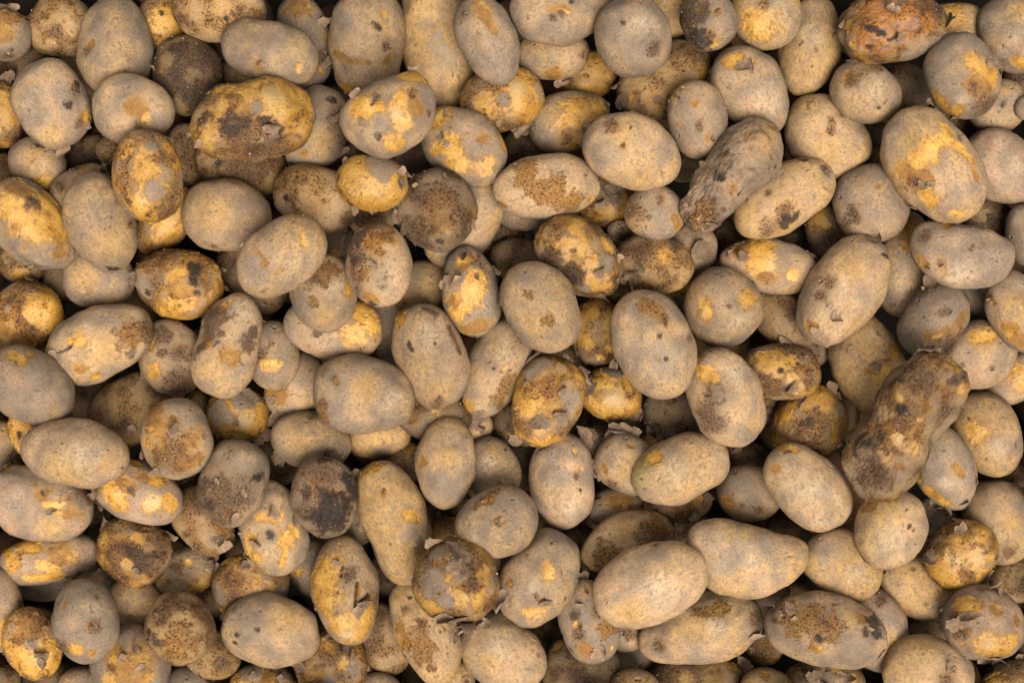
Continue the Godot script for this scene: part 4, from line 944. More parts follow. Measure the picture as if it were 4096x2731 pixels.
	potato("tan potato with a triangular lifted flap, left of the peanut-shaped brown one", Vector3(0.2574, 0.0138, 0.0146), Vector3(-0.074, -1.208, 0.158), Vector3(0.0401, 0.0260, 0.0272), "w", [-0.052, 0, 0, 0.046, 1], "y .30 -.11 4.7;y .27 .09 4.3;o .18 .35 .29 .17 1.4;l -.36 -.18 5.4;y .07 -.57 4.3;d .01 -.29 1.4", ".14 .99 .05 9.1;-.32 .87 -.37 3.6")
	potato("brown flaking scrap of a potato behind the blotchy orange yellow one", Vector3(0.2206, -0.0032, 0.0063), Vector3(-0.075, -0.349, -0.134), Vector3(0.0127, 0.0120, 0.0128), "b", [0.032, 0, 0, 0.09, 1], "d -.03 .33 5.5", "-.75 .64 -.17 7.3;-.08 1.00 .05 5.5")
	potato("pinkish tan potato with a yellow chip at the left edge, mid height", Vector3(-0.3362, 0.0572, 0.0319), Vector3(-0.126, -0.615, -0.090), Vector3(0.0330, 0.0232, 0.0255), "p", [0.04, 0, 0, 0.013, 1], "y -.50 -.41 4.5;o -.41 -.67 3.5;y -.65 -.37 3.5;g .74 -.31 10.5;w .77 .08 7.0", "-.46 .86 -.24 4.2")
	potato("yellow spotted potato under the pinkish left-edge one", Vector3(-0.3485, 0.0216, 0.0665), Vector3(-0.119, -1.100, -0.001), Vector3(0.0207, 0.0122, 0.0143), "y", [-0.012, 0, 0, 0.012, 1], "k -.04 .26 2.5;d .09 .43 2.9;y .34 .27 5.4;y -.63 .28 5.4", "")
	potato("dull yellow grey potato at the left edge behind the yellow spotted one", Vector3(-0.3718, -0.0006, 0.0787), Vector3(-0.182, -1.412, -0.163), Vector3(0.0212, 0.0147, 0.0149), "w", [-0.008, 0, 0, 0.101, 1], "g .09 -.07 9.2;d .17 -.52 5.5", "")
	potato("smooth pale tan oval lying flat, left side below mid height", Vector3(-0.3035, 0.0699, 0.0773), Vector3(-0.006, -0.103, 0.147), Vector3(0.0379, 0.0214, 0.0238), "t", [-0.059, 0, 0, 0.043, 1], "w .07 .44 13.9;l .34 .04 10.4;w .79 .11 6.9;k .96 .21 1.0", "")
	potato("golden brown speckled egg behind the round orange-faced one", Vector3(-0.2788, 0.0123, 0.0498), Vector3(0.113, 0.634, 0.016), Vector3(0.0328, 0.0214, 0.0240), "s", [0.001, 0, 0, 0.094, 1], "w .16 -.18 14.5;d .75 -.09 7.3", "-.01 .86 .52 6.2")
	potato("round potato with orange brown face and grey right side, left of centre", Vector3(-0.2328, 0.0683, 0.0671), Vector3(0.209, -1.240, 0.171), Vector3(0.0282, 0.0221, 0.0257), "g", [-0.027, 0, 0, 0.109, 1], "o -.77 .23 -.18 .02 8.0;y -.30 .32 2.4;o -.25 -.41 3.5;d .36 -.09 13.9;o .67 -.33 10.4;o .26 -.63 6.9;l .06 -.27 5.2;y -.02 .55 3.5;o .28 .18 8.7;g -.20 -.34 2.8;d .11 -.57 4.2", "-.11 .94 -.32 8.0;.14 .35 .93 5.9;.68 .51 .53 7.6;.84 .16 -.51 4.2;.25 .41 -.88 3.5")
	potato("small flaky potato with yellow skin below the chocolate-topped one", Vector3(-0.1986, 0.0152, 0.0529), Vector3(0.207, -0.352, 0.016), Vector3(0.0234, 0.0185, 0.0213), "y", [0.007, 0, 0, 0.003, 1], "y .34 -.49 7.2;l .40 -.07 5.4;y .47 .34 8.0;y .67 -.56 5.4;g -.47 .02 10.9;g .02 -.70 7.2;o -.05 -.82 5.4;d -.33 .66 3.6", ".25 .48 -.84 10.9;.16 .99 .01 4.3;.66 -.25 -.71 6.2;.95 -.01 .32 10.1;.84 .06 .55 7.2;.99 -.02 -.12 7.2;-.32 .30 .90 6.2")
	potato("tan potato torn open to orange on its left, under the square-chipped one", Vector3(-0.1578, 0.0088, 0.0326), Vector3(-0.113, -2.045, -0.036), Vector3(0.0269, 0.0190, 0.0214), "t", [-0.014, 0, 0, 0.095, 1], "o .32 .42 6.5;y .38 .77 2.9;d .14 .44 2.5", ".03 .96 .27 5.5;.83 .55 .11 9.1;.53 .73 .43 5.5")
	potato("dark yellow bit of a potato between the orange-faced and chocolate-topped ones", Vector3(-0.2325, -0.0072, 0.0441), Vector3(0.033, -0.000, 0.190), Vector3(0.0092, 0.0081, 0.0092), "s", [0.008, 0, 0, 0.104, 1], "", "")
	potato("grey potato with a large dark scab on its lower face, left of centre", Vector3(-0.1952, 0.0593, 0.0986), Vector3(-0.173, -1.894, 0.017), Vector3(0.0304, 0.0219, 0.0239), "g", [-0.012, 0, 0, 0.138, 1.1], "d .37 .16 19.2;d .52 .02 12.2;k .51 .40 5.2;d .31 -.11 10.5;r .39 .22 14.0;k -.33 -.60 3.5;d -.41 -.72 2.8;o .62 -.25 4.2;k -.08 -.90 1.4;l -.55 .02 8.7", ".08 .95 -.32 5.2;.72 .65 -.25 8.7;.01 .89 .46 3.5")
	potato("tan potato with a dark curled flake at its left end, above the half-black one", Vector3(-0.1443, 0.0262, 0.0716), Vector3(-0.104, -0.248, -0.179), Vector3(0.0295, 0.0186, 0.0207), "t", [-0.042, 0, 0, 0.031, 1], "w -.29 .15 9.0;d .43 .33 4.3;d -.14 -.83 3.6", "-.63 -.03 .77 9.0;-.53 -.03 .85 6.1;.53 .82 .20 5.4;-.73 -.04 .68 4.7")
	potato("yellow smeared potato with ragged left end, below the flat pale oval", Vector3(-0.2662, 0.0456, 0.1060), Vector3(-0.142, -0.402, -0.039), Vector3(0.0340, 0.0182, 0.0216), "p", [0.002, 0, 0, 0.05, 1], "y -.40 .33 -.20 .46 6.4;y .34 -.63 5.3;o -.20 -.15 7.1;o .12 -.55 4.2;y .48 .13 5.3;y .78 -.12 5.3;l .39 -.02 7.1;y -.22 -.86 3.5;l -.24 .31 2.8;d -.73 .45 7.1", "-.72 .07 .69 7.8;-.56 .06 .83 7.1;-.01 1.00 .03 5.3;.25 .52 -.82 6.4;.40 .37 -.84 5.3")
	potato("large pinkish tan potato at the left edge with a small yellow tear", Vector3(-0.3377, 0.0355, 0.1147), Vector3(0.022, -0.174, -0.081), Vector3(0.0387, 0.0226, 0.0266), "p", [-0.055, 0, 0, 0.129, 1], "y .23 -.09 .49 -.11 2.1;y .48 .06 1.8;o .13 -.33 4.3;o -.67 -.73 4.6;d .81 -.44 7.1;w .37 .50 10.7;o .67 .03 4.3", ".15 .93 -.34 4.3;.35 .93 .05 6.1;-.69 -.01 -.72 4.3")
	potato("golden brown potato with tan bottom under the scabbed grey one", Vector3(-0.2218, 0.0226, 0.1288), Vector3(-0.009, -0.871, 0.152), Vector3(0.0272, 0.0170, 0.0204), "s", [0.043, 0, 0, 0.09, 1], "w -.03 .32 7.2;d -.37 -.36 7.2;o .51 -.41 7.2;d .06 .72 3.6;g .64 .06 5.4", ".88 .48 -.06 9.0;.71 .70 -.06 7.2;.87 .21 -.45 6.1")
	potato("dark yellow potato deep below the round orange-faced one", Vector3(-0.2450, -0.0099, 0.1032), Vector3(0.108, 0.018, 0.169), Vector3(0.0130, 0.0102, 0.0111), "s", [0.055, 0, 0, 0.033, 1], "d .77 .13 7.4", ".71 .68 .21 7.4")
	potato("tan flaky potato with yellow patches left of the half-black one", Vector3(-0.1690, 0.0401, 0.1315), Vector3(-0.188, -1.314, -0.037), Vector3(0.0346, 0.0217, 0.0242), "t", [-0.024, 0, 0, 0.015, 1], "y -.33 .41 -.25 -.22 2.5;y -.23 -.11 2.8;y .25 -.26 6.0;y .06 -.49 .24 -.57 2.8;y .46 -.12 .75 .09 1.8;y .09 .77 .47 .83 3.5;g .13 .18 5.3;k .10 .20 3.5;y .45 .68 3.5;y .74 .67 2.8", "-.35 .94 0 8.9;.19 .75 .63 8.2;-.04 .80 -.60 6.4;.03 .13 .99 7.1;.56 .03 .83 5.3;.41 .02 .91 6.0")
	potato("tan egg with a pointed right end and mustard speckled left, centre left", Vector3(-0.1034, 0.0601, 0.0378), Vector3(-0.140, -0.072, -0.166), Vector3(0.0359, 0.0245, 0.0274), "t", [0.13, 0, 0, 0.098, 1], "s -.80 .38 -.73 .61 4.2;s -.62 -.25 -.57 -.16 2.1;l .50 .13 8.7;w 0 -.05 10.5;d -.77 .26 3.5", "-.67 -.08 .73 2.8")
	potato("tan yellow potato half hidden below the pointed tan egg", Vector3(-0.0964, 0.0157, 0.0681), Vector3(0.207, 0.156, 0.064), Vector3(0.0236, 0.0156, 0.0167), "w", [0.03, 0, 0, 0.033, 1], "", "")
	potato("brownish tan potato under the foot of the long dark-pitted one", Vector3(-0.0569, 0.0291, 0.0527), Vector3(-0.009, -0.141, 0.004), Vector3(0.0283, 0.0165, 0.0188), "b", [-0.031, 0, 0, 0.013, 1], "y .10 -.19 3.2;o -.48 -.02 7.2;o -.20 -.36 5.4;w .46 -.12 5.4", "-.78 .53 .34 5.4")
	potato("small tan potato with a papery flake right of the brownish tan one", Vector3(-0.0277, 0.0126, 0.0610), Vector3(-0.096, 0.002, -0.117), Vector3(0.0138, 0.0122, 0.0130), "t", [0.033, 0, 0, 0.033, 1], "", ".05 .99 -.12 9.1;.31 .92 .22 6.2;-.69 .36 -.63 4.0")
	potato("dark brown potato in the gap left of the skin-curl potato", Vector3(-0.0015, -0.0046, 0.0596), Vector3(0.098, -0.000, 0.083), Vector3(0.0162, 0.0131, 0.0156), "d", [-0.02, 0, 0, 0.062, 1], "y 0 .48 1.8", "")
	potato("smooth grey tan oval standing upright, centre", Vector3(-0.0467, 0.0470, 0.0857), Vector3(-0.020, -1.672, 0.147), Vector3(0.0319, 0.0192, 0.0213), "t", [0.02, 0, 0, 0.009, 1], "w -.13 -.04 8.8;o .07 .75 3.5;g .57 -.15 10.6", "")
	potato("tan potato with a pale shiny spot, right of the smooth upright oval", Vector3(-0.0149, 0.0228, 0.0911), Vector3(0.093, -1.051, -0.024), Vector3(0.0234, 0.0182, 0.0209), "t", [0.024, 0, 0, 0.034, 1], "l -.21 -.12 5.4;w -.51 -.44 7.2;k -.31 -.79 1.3", "-.72 .56 -.41 2.5;.41 .91 -.11 3.6")
	potato("shadowed grey brown potato with a yellow chip left of the smooth upright oval", Vector3(-0.0786, -0.0046, 0.0875), Vector3(0.122, -0.343, 0.027), Vector3(0.0217, 0.0122, 0.0147), "b", [-0.002, 0, 0, 0.12, 1], "y 0 -.62 4.8;o .23 -.60 3.7", "-.20 .90 -.39 6.2;.23 .93 -.29 5.5")
	potato("half-black potato crusted with dark soil on its lower half, lower centre left", Vector3(-0.1314, 0.0570, 0.1093), Vector3(0.017, -1.510, -0.139), Vector3(0.0293, 0.0216, 0.0231), "p", [-0.012, 0, 0, 0.114, 1.1], "d .14 -.19 26.2;d -.49 -.23 15.7;K .22 -.32 16.6;K -.42 -.75 -.06 -.96 6.3;K .45 0 7.0;o -.31 -.08 -.12 -.50 5.9;k -.29 .46 5.9;d .52 .01 10.5;k -.97 -.14 5.2;r .15 -.26 10.5;o .03 -.69 4.5", "")
	potato("long yellow tan potato with a small nub near its lower end, lower centre", Vector3(-0.0836, 0.0385, 0.1274), Vector3(0.104, -1.284, -0.139), Vector3(0.0465, 0.0220, 0.0241), "w", [-0.03, 0.04, 0, 0.129, 1], "u .35 -.48 3.6;y -.11 -.57 -.03 -.73 3.6;d -.55 -.11 2.1;o -.50 -.05 2.1;y -.96 .13 7.1;d .22 .94 .43 .82 3.2;k -.89 .46 5.3;w -.51 -.50 10.7;g .17 -.55 7.1;k .22 .15 1.4", ".37 .76 -.53 7.8;-.80 .05 .59 7.8;-.08 .48 .87 4.6")
	potato("dusty tan potato with a brown streak near its top, lower centre", Vector3(-0.0101, 0.0638, 0.1264), Vector3(0.060, 0.451, 0.024), Vector3(0.0303, 0.0231, 0.0243), "t", [0.003, 0, 0, 0.032, 1], "s -.27 -.76 .28 -.87 3.5;o -.07 -.80 .11 -.77 2.1;o .14 -.18 3.5;d -.06 -.89 2.1", "-.52 .73 -.44 3.5;.16 .97 -.17 4.2;.05 .99 -.12 4.2")
	potato("grey tan potato behind the half-black one's right side", Vector3(-0.1140, 0.0008, 0.1316), Vector3(0.095, -1.563, -0.167), Vector3(0.0174, 0.0156, 0.0164), "g", [0.025, 0, 0, 0.042, 1], "", "")
	potato("flaking orange yellow potato with a large skin curl at its right, centre", Vector3(0.0247, 0.0498, 0.0424), Vector3(0.019, -1.959, 0.181), Vector3(0.0322, 0.0213, 0.0252), "y", [0.043, 0, 0, 0.135, 1.2], "y .41 .42 .18 .40 7.7;o -.24 .17 10.6;o .24 -.15 8.8;y .17 .90 5.3;g -.16 -.63 8.1;g -.55 .61 10.6;o -.61 -.18 4.2;y -.95 -.29 3.5;d .72 .33 8.8;y .66 -.08 5.3;g .32 -.58 5.3;d .58 .69 3.5", "-.74 .09 .67 14.1;-.83 .11 -.54 12.3;-.72 .10 -.69 11.3;-.58 .09 -.81 10.6;-.26 .93 -.26 6.0;.29 .81 -.52 10.6;.55 .83 -.06 10.6;.97 .24 .10 7.7;.94 -.08 .34 8.8;.94 -.08 -.32 7.7;-.13 .71 .69 4.2;-.99 .12 -.08 8.8")
	potato("small banded yellow and pink potato right of the skin-curl one", Vector3(0.0718, 0.0152, 0.0383), Vector3(0.117, -0.303, -0.120), Vector3(0.0238, 0.0175, 0.0196), "y", [-0.026, 0, 0, 0.033, 1], "y -.53 -.35 4.3;y .22 -.74 4.7;y -.52 .54 5.4;y .45 .36 5.4;y -.15 .26 3.6;l -.04 -.07 7.2;g -.24 -.91 9.0;o -.44 .04 5.4;y .39 -.44 3.6", ".90 .18 .39 9.0;.79 .19 .58 10.1;-.24 .33 -.91 7.2;.16 .45 -.88 5.4;.06 .14 .99 6.2")
	potato("grey potato in shade under the largest pale tan oval", Vector3(0.1170, 0.0061, 0.0540), Vector3(-0.055, -0.169, 0.041), Vector3(0.0232, 0.0171, 0.0193), "b", [0.022, 0, 0, 0.088, 1], "w -.22 -.15 5.5", "-.19 .98 .04 4.4;-.30 .50 .81 8.0;-.63 .36 .69 6.6")
	potato("smooth tan upright potato below the skin-curl one", Vector3(0.0361, 0.0312, 0.0994), Vector3(-0.055, -1.504, 0.028), Vector3(0.0353, 0.0211, 0.0234), "t", [0.02, 0, 0, 0.048, 1], "l .48 -.19 7.1;k .19 -.48 1.4;d -.12 -.40 2.5;y -.59 -.39 1.4;y -.23 -.57 1.4;g -.20 .42 7.1", "")
	potato("blunt tan potato with curled skins around its top, right of the smooth upright one", Vector3(0.0829, 0.0313, 0.0874), Vector3(-0.209, -0.529, 0.099), Vector3(0.0228, 0.0190, 0.0209), "t", [-0.018, 0, 0, 0.3, 1], "w .12 .24 8.9;o -.26 -.43 -.12 -.41 1.8;d -.20 .92 5.4;o -.56 .60 2.9", "-.77 .13 -.62 10.7;-.68 .14 -.72 11.4;-.50 .16 -.85 10.7;-.34 .17 -.92 8.9;-.85 .11 -.51 8.9;-.50 .21 .84 5.4;-.81 .12 .58 10.7")
	potato("dark brown potato wrapped in loose curled skins, left of the blunt tan one", Vector3(0.0595, 0.0064, 0.0773), Vector3(0.072, -2.789, -0.120), Vector3(0.0210, 0.0151, 0.0173), "d", [0.021, 0, 0, 0.069, 1], "g -.15 -.04 7.3;y -.29 .12 2.2", ".09 .91 .40 14.6;-.01 .82 .58 10.9;.01 .85 -.53 12.8;.12 .56 -.82 10.2")
	potato("tan potato with a green tinged left end, right of centre lower half", Vector3(0.1185, 0.0510, 0.0890), Vector3(-0.135, 0.390, -0.022), Vector3(0.0357, 0.0200, 0.0238), "t", [0.015, 0, 0, 0.127, 1], "n -.65 -.46 -.83 -.18 6.3;y -.47 -.54 5.3;k -.77 -.10 1.2;l -.16 .02 8.8;w -.01 .65 7.0", "-.80 .57 .20 2.5")
	potato("yellow brown potato under the green tinged one", Vector3(0.1239, 0.0088, 0.1181), Vector3(0.027, 0.170, 0.178), Vector3(0.0227, 0.0121, 0.0136), "s", [0.036, 0, 0, 0.013, 1], "y .76 -.10 5.5", ".31 .84 .44 10.9;-.94 .28 -.20 8.0;.84 .53 -.13 7.3")
	potato("grey potato with an ochre patch under the blunt tan one", Vector3(0.0753, 0.0021, 0.1227), Vector3(-0.227, 0.016, -0.011), Vector3(0.0205, 0.0136, 0.0164), "g", [-0.046, 0, 0, 0.116, 1], "o -.12 -.31 .41 -.19 5.1;y .32 -.08 3.3", "-.73 .58 -.36 7.3")
	potato("tan potato with a brown eye beside the pale upright-leaning oval", Vector3(0.1724, 0.0138, 0.1098), Vector3(-0.031, -0.306, -0.168), Vector3(0.0257, 0.0181, 0.0203), "t", [0.044, 0, 0, 0.008, 1], "d .26 .46 3.6;o .26 .46 2.2;y -.68 .57 4.3;d -.30 .48 2.2;o -.63 .64 2.9", "-.67 .49 -.55 4.3;-.80 .26 .54 2.2;-.02 .89 .45 5.4")
	potato("black soil-dark potato in the gap above the brown-eyed one", Vector3(0.1736, -0.0152, 0.0860), Vector3(0.167, -0.045, -0.128), Vector3(0.0168, 0.0108, 0.0131), "d", [0.023, 0, 0, 0.105, 1], "", "-.53 .65 -.55 5.6;.13 .96 .24 5.6;-.42 .90 .12 4.4")
	potato("dusty dark-faced potato with yellow rim, left of the peanut-shaped one", Vector3(0.2142, 0.0178, 0.0600), Vector3(-0.175, 0.900, 0.122), Vector3(0.0306, 0.0217, 0.0260), "y", [-0.02, 0, 0, 0.069, 1], "d -.09 .18 16.3;d -.09 -.16 9.0;y .50 -.37 7.2;y .88 -.13 4.7;y .58 .07 4.3;y -.71 -.40 6.1;y .35 .62 .13 .85 3.6;g .75 .46 5.4;r -.01 .19 12.6;k .02 -.10 5.4;y -.31 .87 3.6;y -.82 -.12 4.7", ".99 .14 -.07 7.9;.99 -.02 .17 5.4;.38 .81 -.44 7.9;.43 .90 -.09 4.3;-.01 .01 1.00 7.2")
	potato("yellow scrap of potato with a curled skin ring beside the dusty dark-faced one", Vector3(0.1857, -0.0006, 0.0503), Vector3(0.221, -2.927, 0.059), Vector3(0.0137, 0.0093, 0.0110), "y", [0.057, 0, 0, 0.074, 1], "d -.06 -.50 7.3", "-.13 .89 -.44 9.2;-.05 -.11 -.99 8.1;-.39 .91 -.17 7.3")
	potato("peanut-shaped dark brown potato, the longest at the right", Vector3(0.2707, 0.0770, 0.0574), Vector3(0.233, 1.037, 0.120), Vector3(0.0580, 0.0249, 0.0294), "b", [-0.05, 0, 0.17, 0.132, 1.9], "y .23 -.72 3.8;y -.43 -.19 4.5;o .60 .02 6.9;y .69 .43 3.4;y -.16 .07 3.8;r -.58 -.48 .70 -.08 29.3;u -.61 -.05 12.0;u .76 -.07 10.3;u .27 -.22 7.7;u -.51 -.73 8.6;u .32 -.80 6.9;y -.17 -.34 4.1;l -.16 -.26 2.8;o -.08 -.63 6.9;o -.28 -.50 6.9;y -.37 -.45 4.1;o .33 -.23 5.2;y .81 -.11 .90 .13 3.4;o .78 -.40 4.1;d .47 -.50 13.8;d .18 -.67 12.0;k -.36 -.75 10.3;d -.62 -.30 15.5;o -.44 .12 3.4;k .71 .06 5.2;o -.28 -.90 6.9;y -.28 -.90 2.8;y .15 -.15 1.7;k .13 -.62 3.4;d .59 -.69 8.6;o 0 -.22 6.9;s -.18 -.51 13.8", ".92 -.14 -.37 10.3;.82 .03 -.57 12.0;.88 -.17 -.44 7.6;.15 .87 -.47 4.1;-.78 .38 .49 3.4;.95 .23 -.23 6.9;.94 .13 .31 5.2")
	potato("tan potato with a bright yellow patch cut by the right edge, mid height", Vector3(0.3656, 0.0061, 0.0267), Vector3(0.057, 0.580, 0.041), Vector3(0.0233, 0.0167, 0.0180), "t", [-0.045, 0, 0, 0.066, 1], "y .08 -.17 6.2;y -.02 .22 4.4", "")
	potato("tan potato with a pale yellow bruise right of the peanut-shaped one", Vector3(0.3433, 0.0211, 0.0665), Vector3(0.006, -1.162, 0.134), Vector3(0.0316, 0.0212, 0.0244), "w", [0.051, 0, 0, 0.072, 1], "y -.17 .46 6.5;l .37 .05 7.2;o .65 -.18 1.8;k -.48 .45 1.4", "")
	potato("grey potato with orange flank and yellow tear under the peanut's waist", Vector3(0.3078, 0.0376, 0.0897), Vector3(-0.176, -1.102, -0.174), Vector3(0.0323, 0.0205, 0.0220), "g", [-0.005, 0, 0, 0.003, 1], "o -.56 .80 -.17 .98 4.3;d -.45 .88 5.3;o -.11 .02 .08 -.09 2.8;y .20 .90 .64 .59 2.7;y .27 .95 3.6;l .19 .40 5.3;y -.05 .98 1.8", ".62 -.12 .77 8.9;.82 .13 .56 8.9;.46 .65 -.61 5.3;.78 .62 .07 6.4;-.36 .50 .79 4.3")
	potato("smooth tan potato at the right edge, third from the bottom right corner", Vector3(0.3525, 0.0170, 0.1308), Vector3(-0.045, -1.340, 0.086), Vector3(0.0312, 0.0246, 0.0261), "t", [0.04, 0, 0, 0.101, 1], "w .06 -.04 9.0;d .61 .14 5.4", "")
	potato("dark potato in the gap above the smooth right-edge tan one", Vector3(0.3703, -0.0099, 0.0977), Vector3(0.061, 0.020, 0.018), Vector3(0.0145, 0.0096, 0.0111), "d", [-0.027, 0, 0, 0.12, 1], "", "")
	potato("pale tan oval leaning right, smooth, below the dusty dark-faced one", Vector3(0.2089, 0.0504, 0.1024), Vector3(-0.159, -0.742, -0.032), Vector3(0.0360, 0.0209, 0.0244), "t", [-0.013, 0, 0, 0.131, 1], "y -.90 -.31 -.74 -.42 2.6;o -.75 .37 3.2;l -.17 .27 10.6", "-.80 .56 -.22 4.6")
	potato("olive tan potato under the pale leaning oval", Vector3(0.2384, 0.0048, 0.1184), Vector3(-0.094, 0.614, -0.108), Vector3(0.0303, 0.0189, 0.0201), "w", [-0.007, 0, 0, 0.054, 1], "y .39 .19 7.3;d .56 .36 5.5;g -.92 -.36 7.3", "-.83 -.13 -.54 4.4;-.89 -.13 -.44 3.6")
	potato("orange tan potato with a small dark hole below the peanut-shaped one", Vector3(0.2640, 0.0629, 0.1301), Vector3(0.120, -1.959, -0.025), Vector3(0.0296, 0.0219, 0.0242), "w", [0.03, 0, 0, 0.109, 1], "o -.72 .44 7.0;k -.22 -.36 2.1;d -.20 -.54 1.7;k -.55 -.11 1.0;l .23 .01 10.4;d .92 .36 5.2;o -.28 .82 5.2", "")
	potato("small pinkish potato behind the yellow-torn grey one, in shade", Vector3(0.3102, 0.0021, 0.1288), Vector3(-0.132, -1.697, 0.108), Vector3(0.0164, 0.0120, 0.0145), "p", [0.005, 0, 0, 0.053, 1], "", "")
	potato("yellow streaked grey potato at the left edge under the large pinkish one", Vector3(-0.3341, 0.0226, 0.1564), Vector3(0.024, 0.201, -0.041), Vector3(0.0375, 0.0174, 0.0183), "p", [-0.04, 0, 0, 0.052, 1], "y -.63 -.78 -.58 -.11 4.0;y -.52 -.85 -.15 -.61 4.7;o -.40 -.61 3.6;y -.05 .09 .22 .53 3.6;y -.40 .47 .24 .66 2.9;y .53 .07 3.6;o .30 -.15 7.2;y -.52 -.85 4.7", ".51 .37 .77 7.9;.34 .54 .77 3.6")
	potato("shaded grey tan potato under the yellow streaked left-edge one", Vector3(-0.3435, -0.0059, 0.1774), Vector3(-0.080, 0.157, 0.036), Vector3(0.0215, 0.0130, 0.0137), "g", [-0.053, 0, 0, 0.09, 1], "", "")
	potato("tan and yellow potato at the left edge near the bottom", Vector3(-0.3654, 0.0339, 0.1915), Vector3(-0.187, -1.480, 0.027), Vector3(0.0298, 0.0162, 0.0166), "t", [-0.001, 0, 0, 0.061, 1], "y .32 -.21 4.3;y .55 -.12 4.6;d -.03 -.90 5.3;k .08 -.84 2.9", ".88 .44 -.18 7.1")
	potato("yellow peeled potato with hanging brown flake in the bottom left corner area", Vector3(-0.3382, 0.0503, 0.2127), Vector3(-0.046, -1.244, -0.044), Vector3(0.0264, 0.0177, 0.0203), "y", [-0.022, 0, 0, 0.014, 1], "y .32 .28 10.6;y .39 -.63 6.3;y .48 .70 7.0;l -.03 -.25 4.2;o -.39 .05 7.0;d -.56 -.79 10.6;g -.06 -.17 4.2;d .16 .82 3.5;o -.52 -.42 10.6", ".22 .90 -.38 9.5;.49 .82 -.29 6.3;-.05 .98 -.21 5.3")
	potato("grey upright potato with a round brown scab, bottom left", Vector3(-0.2974, 0.0625, 0.1955), Vector3(-0.063, -1.468, -0.053), Vector3(0.0301, 0.0212, 0.0230), "g", [0.018, 0, 0, 0.01, 1], "d -.06 -.39 .03 -.43 3.8;o -.05 -.27 2.1;y .51 .28 4.2;o -.61 .40 -.54 .44 2.1;d -.61 -.52 2.4;d .45 .64 5.2;y .68 -.19 2.1;l -.42 -.41 5.2", "-.03 .91 -.40 3.5;-.64 .57 -.51 2.8")
	potato("orange yellow potato with black and brown stains, lower left", Vector3(-0.2707, 0.0306, 0.1500), Vector3(-0.126, -0.447, 0.067), Vector3(0.0280, 0.0221, 0.0247), "o", [-0.055, 0, 0, 0.077, 1], "k .15 -.05 .38 .02 5.4;k .59 .06 10.7;d .44 -.65 10.7;y .17 -.42 4.3;y .16 .33 3.6;y -.88 -.18 -.65 .02 3.2;o -.27 -.02 8.9;y -.37 .57 2.9;y .06 -.44 3.6;d .72 -.33 7.1;o .26 .62 4.3;w -.56 -.27 5.4", ".46 .35 -.81 3.6;.44 .82 .37 5.4;-.93 .15 -.33 7.9;.65 -.14 -.75 7.9")
	potato("rough grey tan potato with a yellow foot behind the stained orange one", Vector3(-0.2372, 0.0118, 0.1673), Vector3(-0.221, 0.329, -0.049), Vector3(0.0236, 0.0148, 0.0178), "r", [-0.035, 0, 0, 0.131, 1], "y .36 .81 6.5;y .29 -.19 2.5;o -.56 .16 3.6;d .65 .75 7.3;k .82 -.15 2.5", ".78 .62 .10 6.2;.94 .34 -.06 5.4")
	potato("olive tan potato hidden between the scabbed grey and dark golden ones", Vector3(-0.2750, 0.0008, 0.1911), Vector3(-0.120, -1.021, 0.004), Vector3(0.0210, 0.0169, 0.0192), "w", [-0.008, 0, 0, 0.139, 1], "", "")
	potato("dark golden brown round potato, lower left", Vector3(-0.2333, 0.0533, 0.2013), Vector3(-0.193, -0.986, -0.093), Vector3(0.0260, 0.0232, 0.0240), "s", [-0.022, 0, 0, 0.075, 1], "k -.18 .72 6.3;k -.41 .73 3.5;d -.78 -.20 10.5;s .16 .13 14.0;w -.03 -.43 7.0;d .17 -.81 7.0;o .20 .32 8.8;w .51 .70 7.0", "-.72 .62 .30 2.8")
	potato("brown potato with an orange upper patch behind the large pale bottom-left oval", Vector3(-0.1887, 0.0205, 0.1755), Vector3(0.075, 0.156, -0.091), Vector3(0.0288, 0.0212, 0.0245), "o", [0.029, 0, 0, 0.116, 1], "y -.24 -.97 4.0;y -.33 -.88 3.6;g -.73 .03 7.2;d -.23 .08 10.8;o -.34 -.51 7.2;y .25 -.26 2.2;y .16 -.03 1.8;g .73 .27 7.2", "-.03 .72 -.69 6.5;-.71 .10 -.69 5.4;-.72 .17 .67 4.7")
	potato("large pale grey tan oval near the bottom, left of the gash-split one", Vector3(-0.1708, 0.0426, 0.2043), Vector3(0.134, -0.118, 0.087), Vector3(0.0356, 0.0224, 0.0257), "t", [0.015, 0, 0, 0.094, 1], "g -.24 -.26 5.3;k -.13 -.22 2.1;k -.54 0 2.5;k -.58 .28 2.1;g -.32 -.03 5.3;w .41 -.55 10.6", "")
	potato("orange pink potato at the bottom edge under the scabbed grey one", Vector3(-0.2716, 0.0328, 0.2312), Vector3(0.200, -0.731, 0.032), Vector3(0.0296, 0.0257, 0.0271), "p", [0.037, 0, 0, 0.067, 1], "o .02 -.26 12.5;o .12 -.64 10.7;y -.62 -.23 4.6;y -.36 -.20 2.9;y -.09 .23 4.3;d -.25 .03 3.2;d -.13 -.72 3.6;y .54 -.39 3.6", "-.23 .88 -.42 6.1;.24 .82 -.52 6.1;-.20 .65 -.73 7.1;-.63 .78 -.04 5.4")
	potato("golden potato wedged under the dark golden round one", Vector3(-0.2184, 0.0104, 0.2274), Vector3(0.013, -0.285, 0.026), Vector3(0.0221, 0.0154, 0.0171), "s", [0.056, 0, 0, 0.076, 1], "w .09 -.39 9.1;d .20 -.81 5.4", "-.12 .48 .87 4.4")
	potato("yellow orange flaky potato at the bottom edge beneath the pale oval", Vector3(-0.1810, 0.0143, 0.2524), Vector3(0.010, -0.037, -0.019), Vector3(0.0256, 0.0168, 0.0200), "y", [-0.036, 0, 0, 0.062, 1], "o .14 -.51 9.1;y -.81 -.40 5.4;g -.32 -.80 9.1;g .65 -.71 7.2", ".51 .67 -.54 6.2;-.23 .72 -.65 5.4")
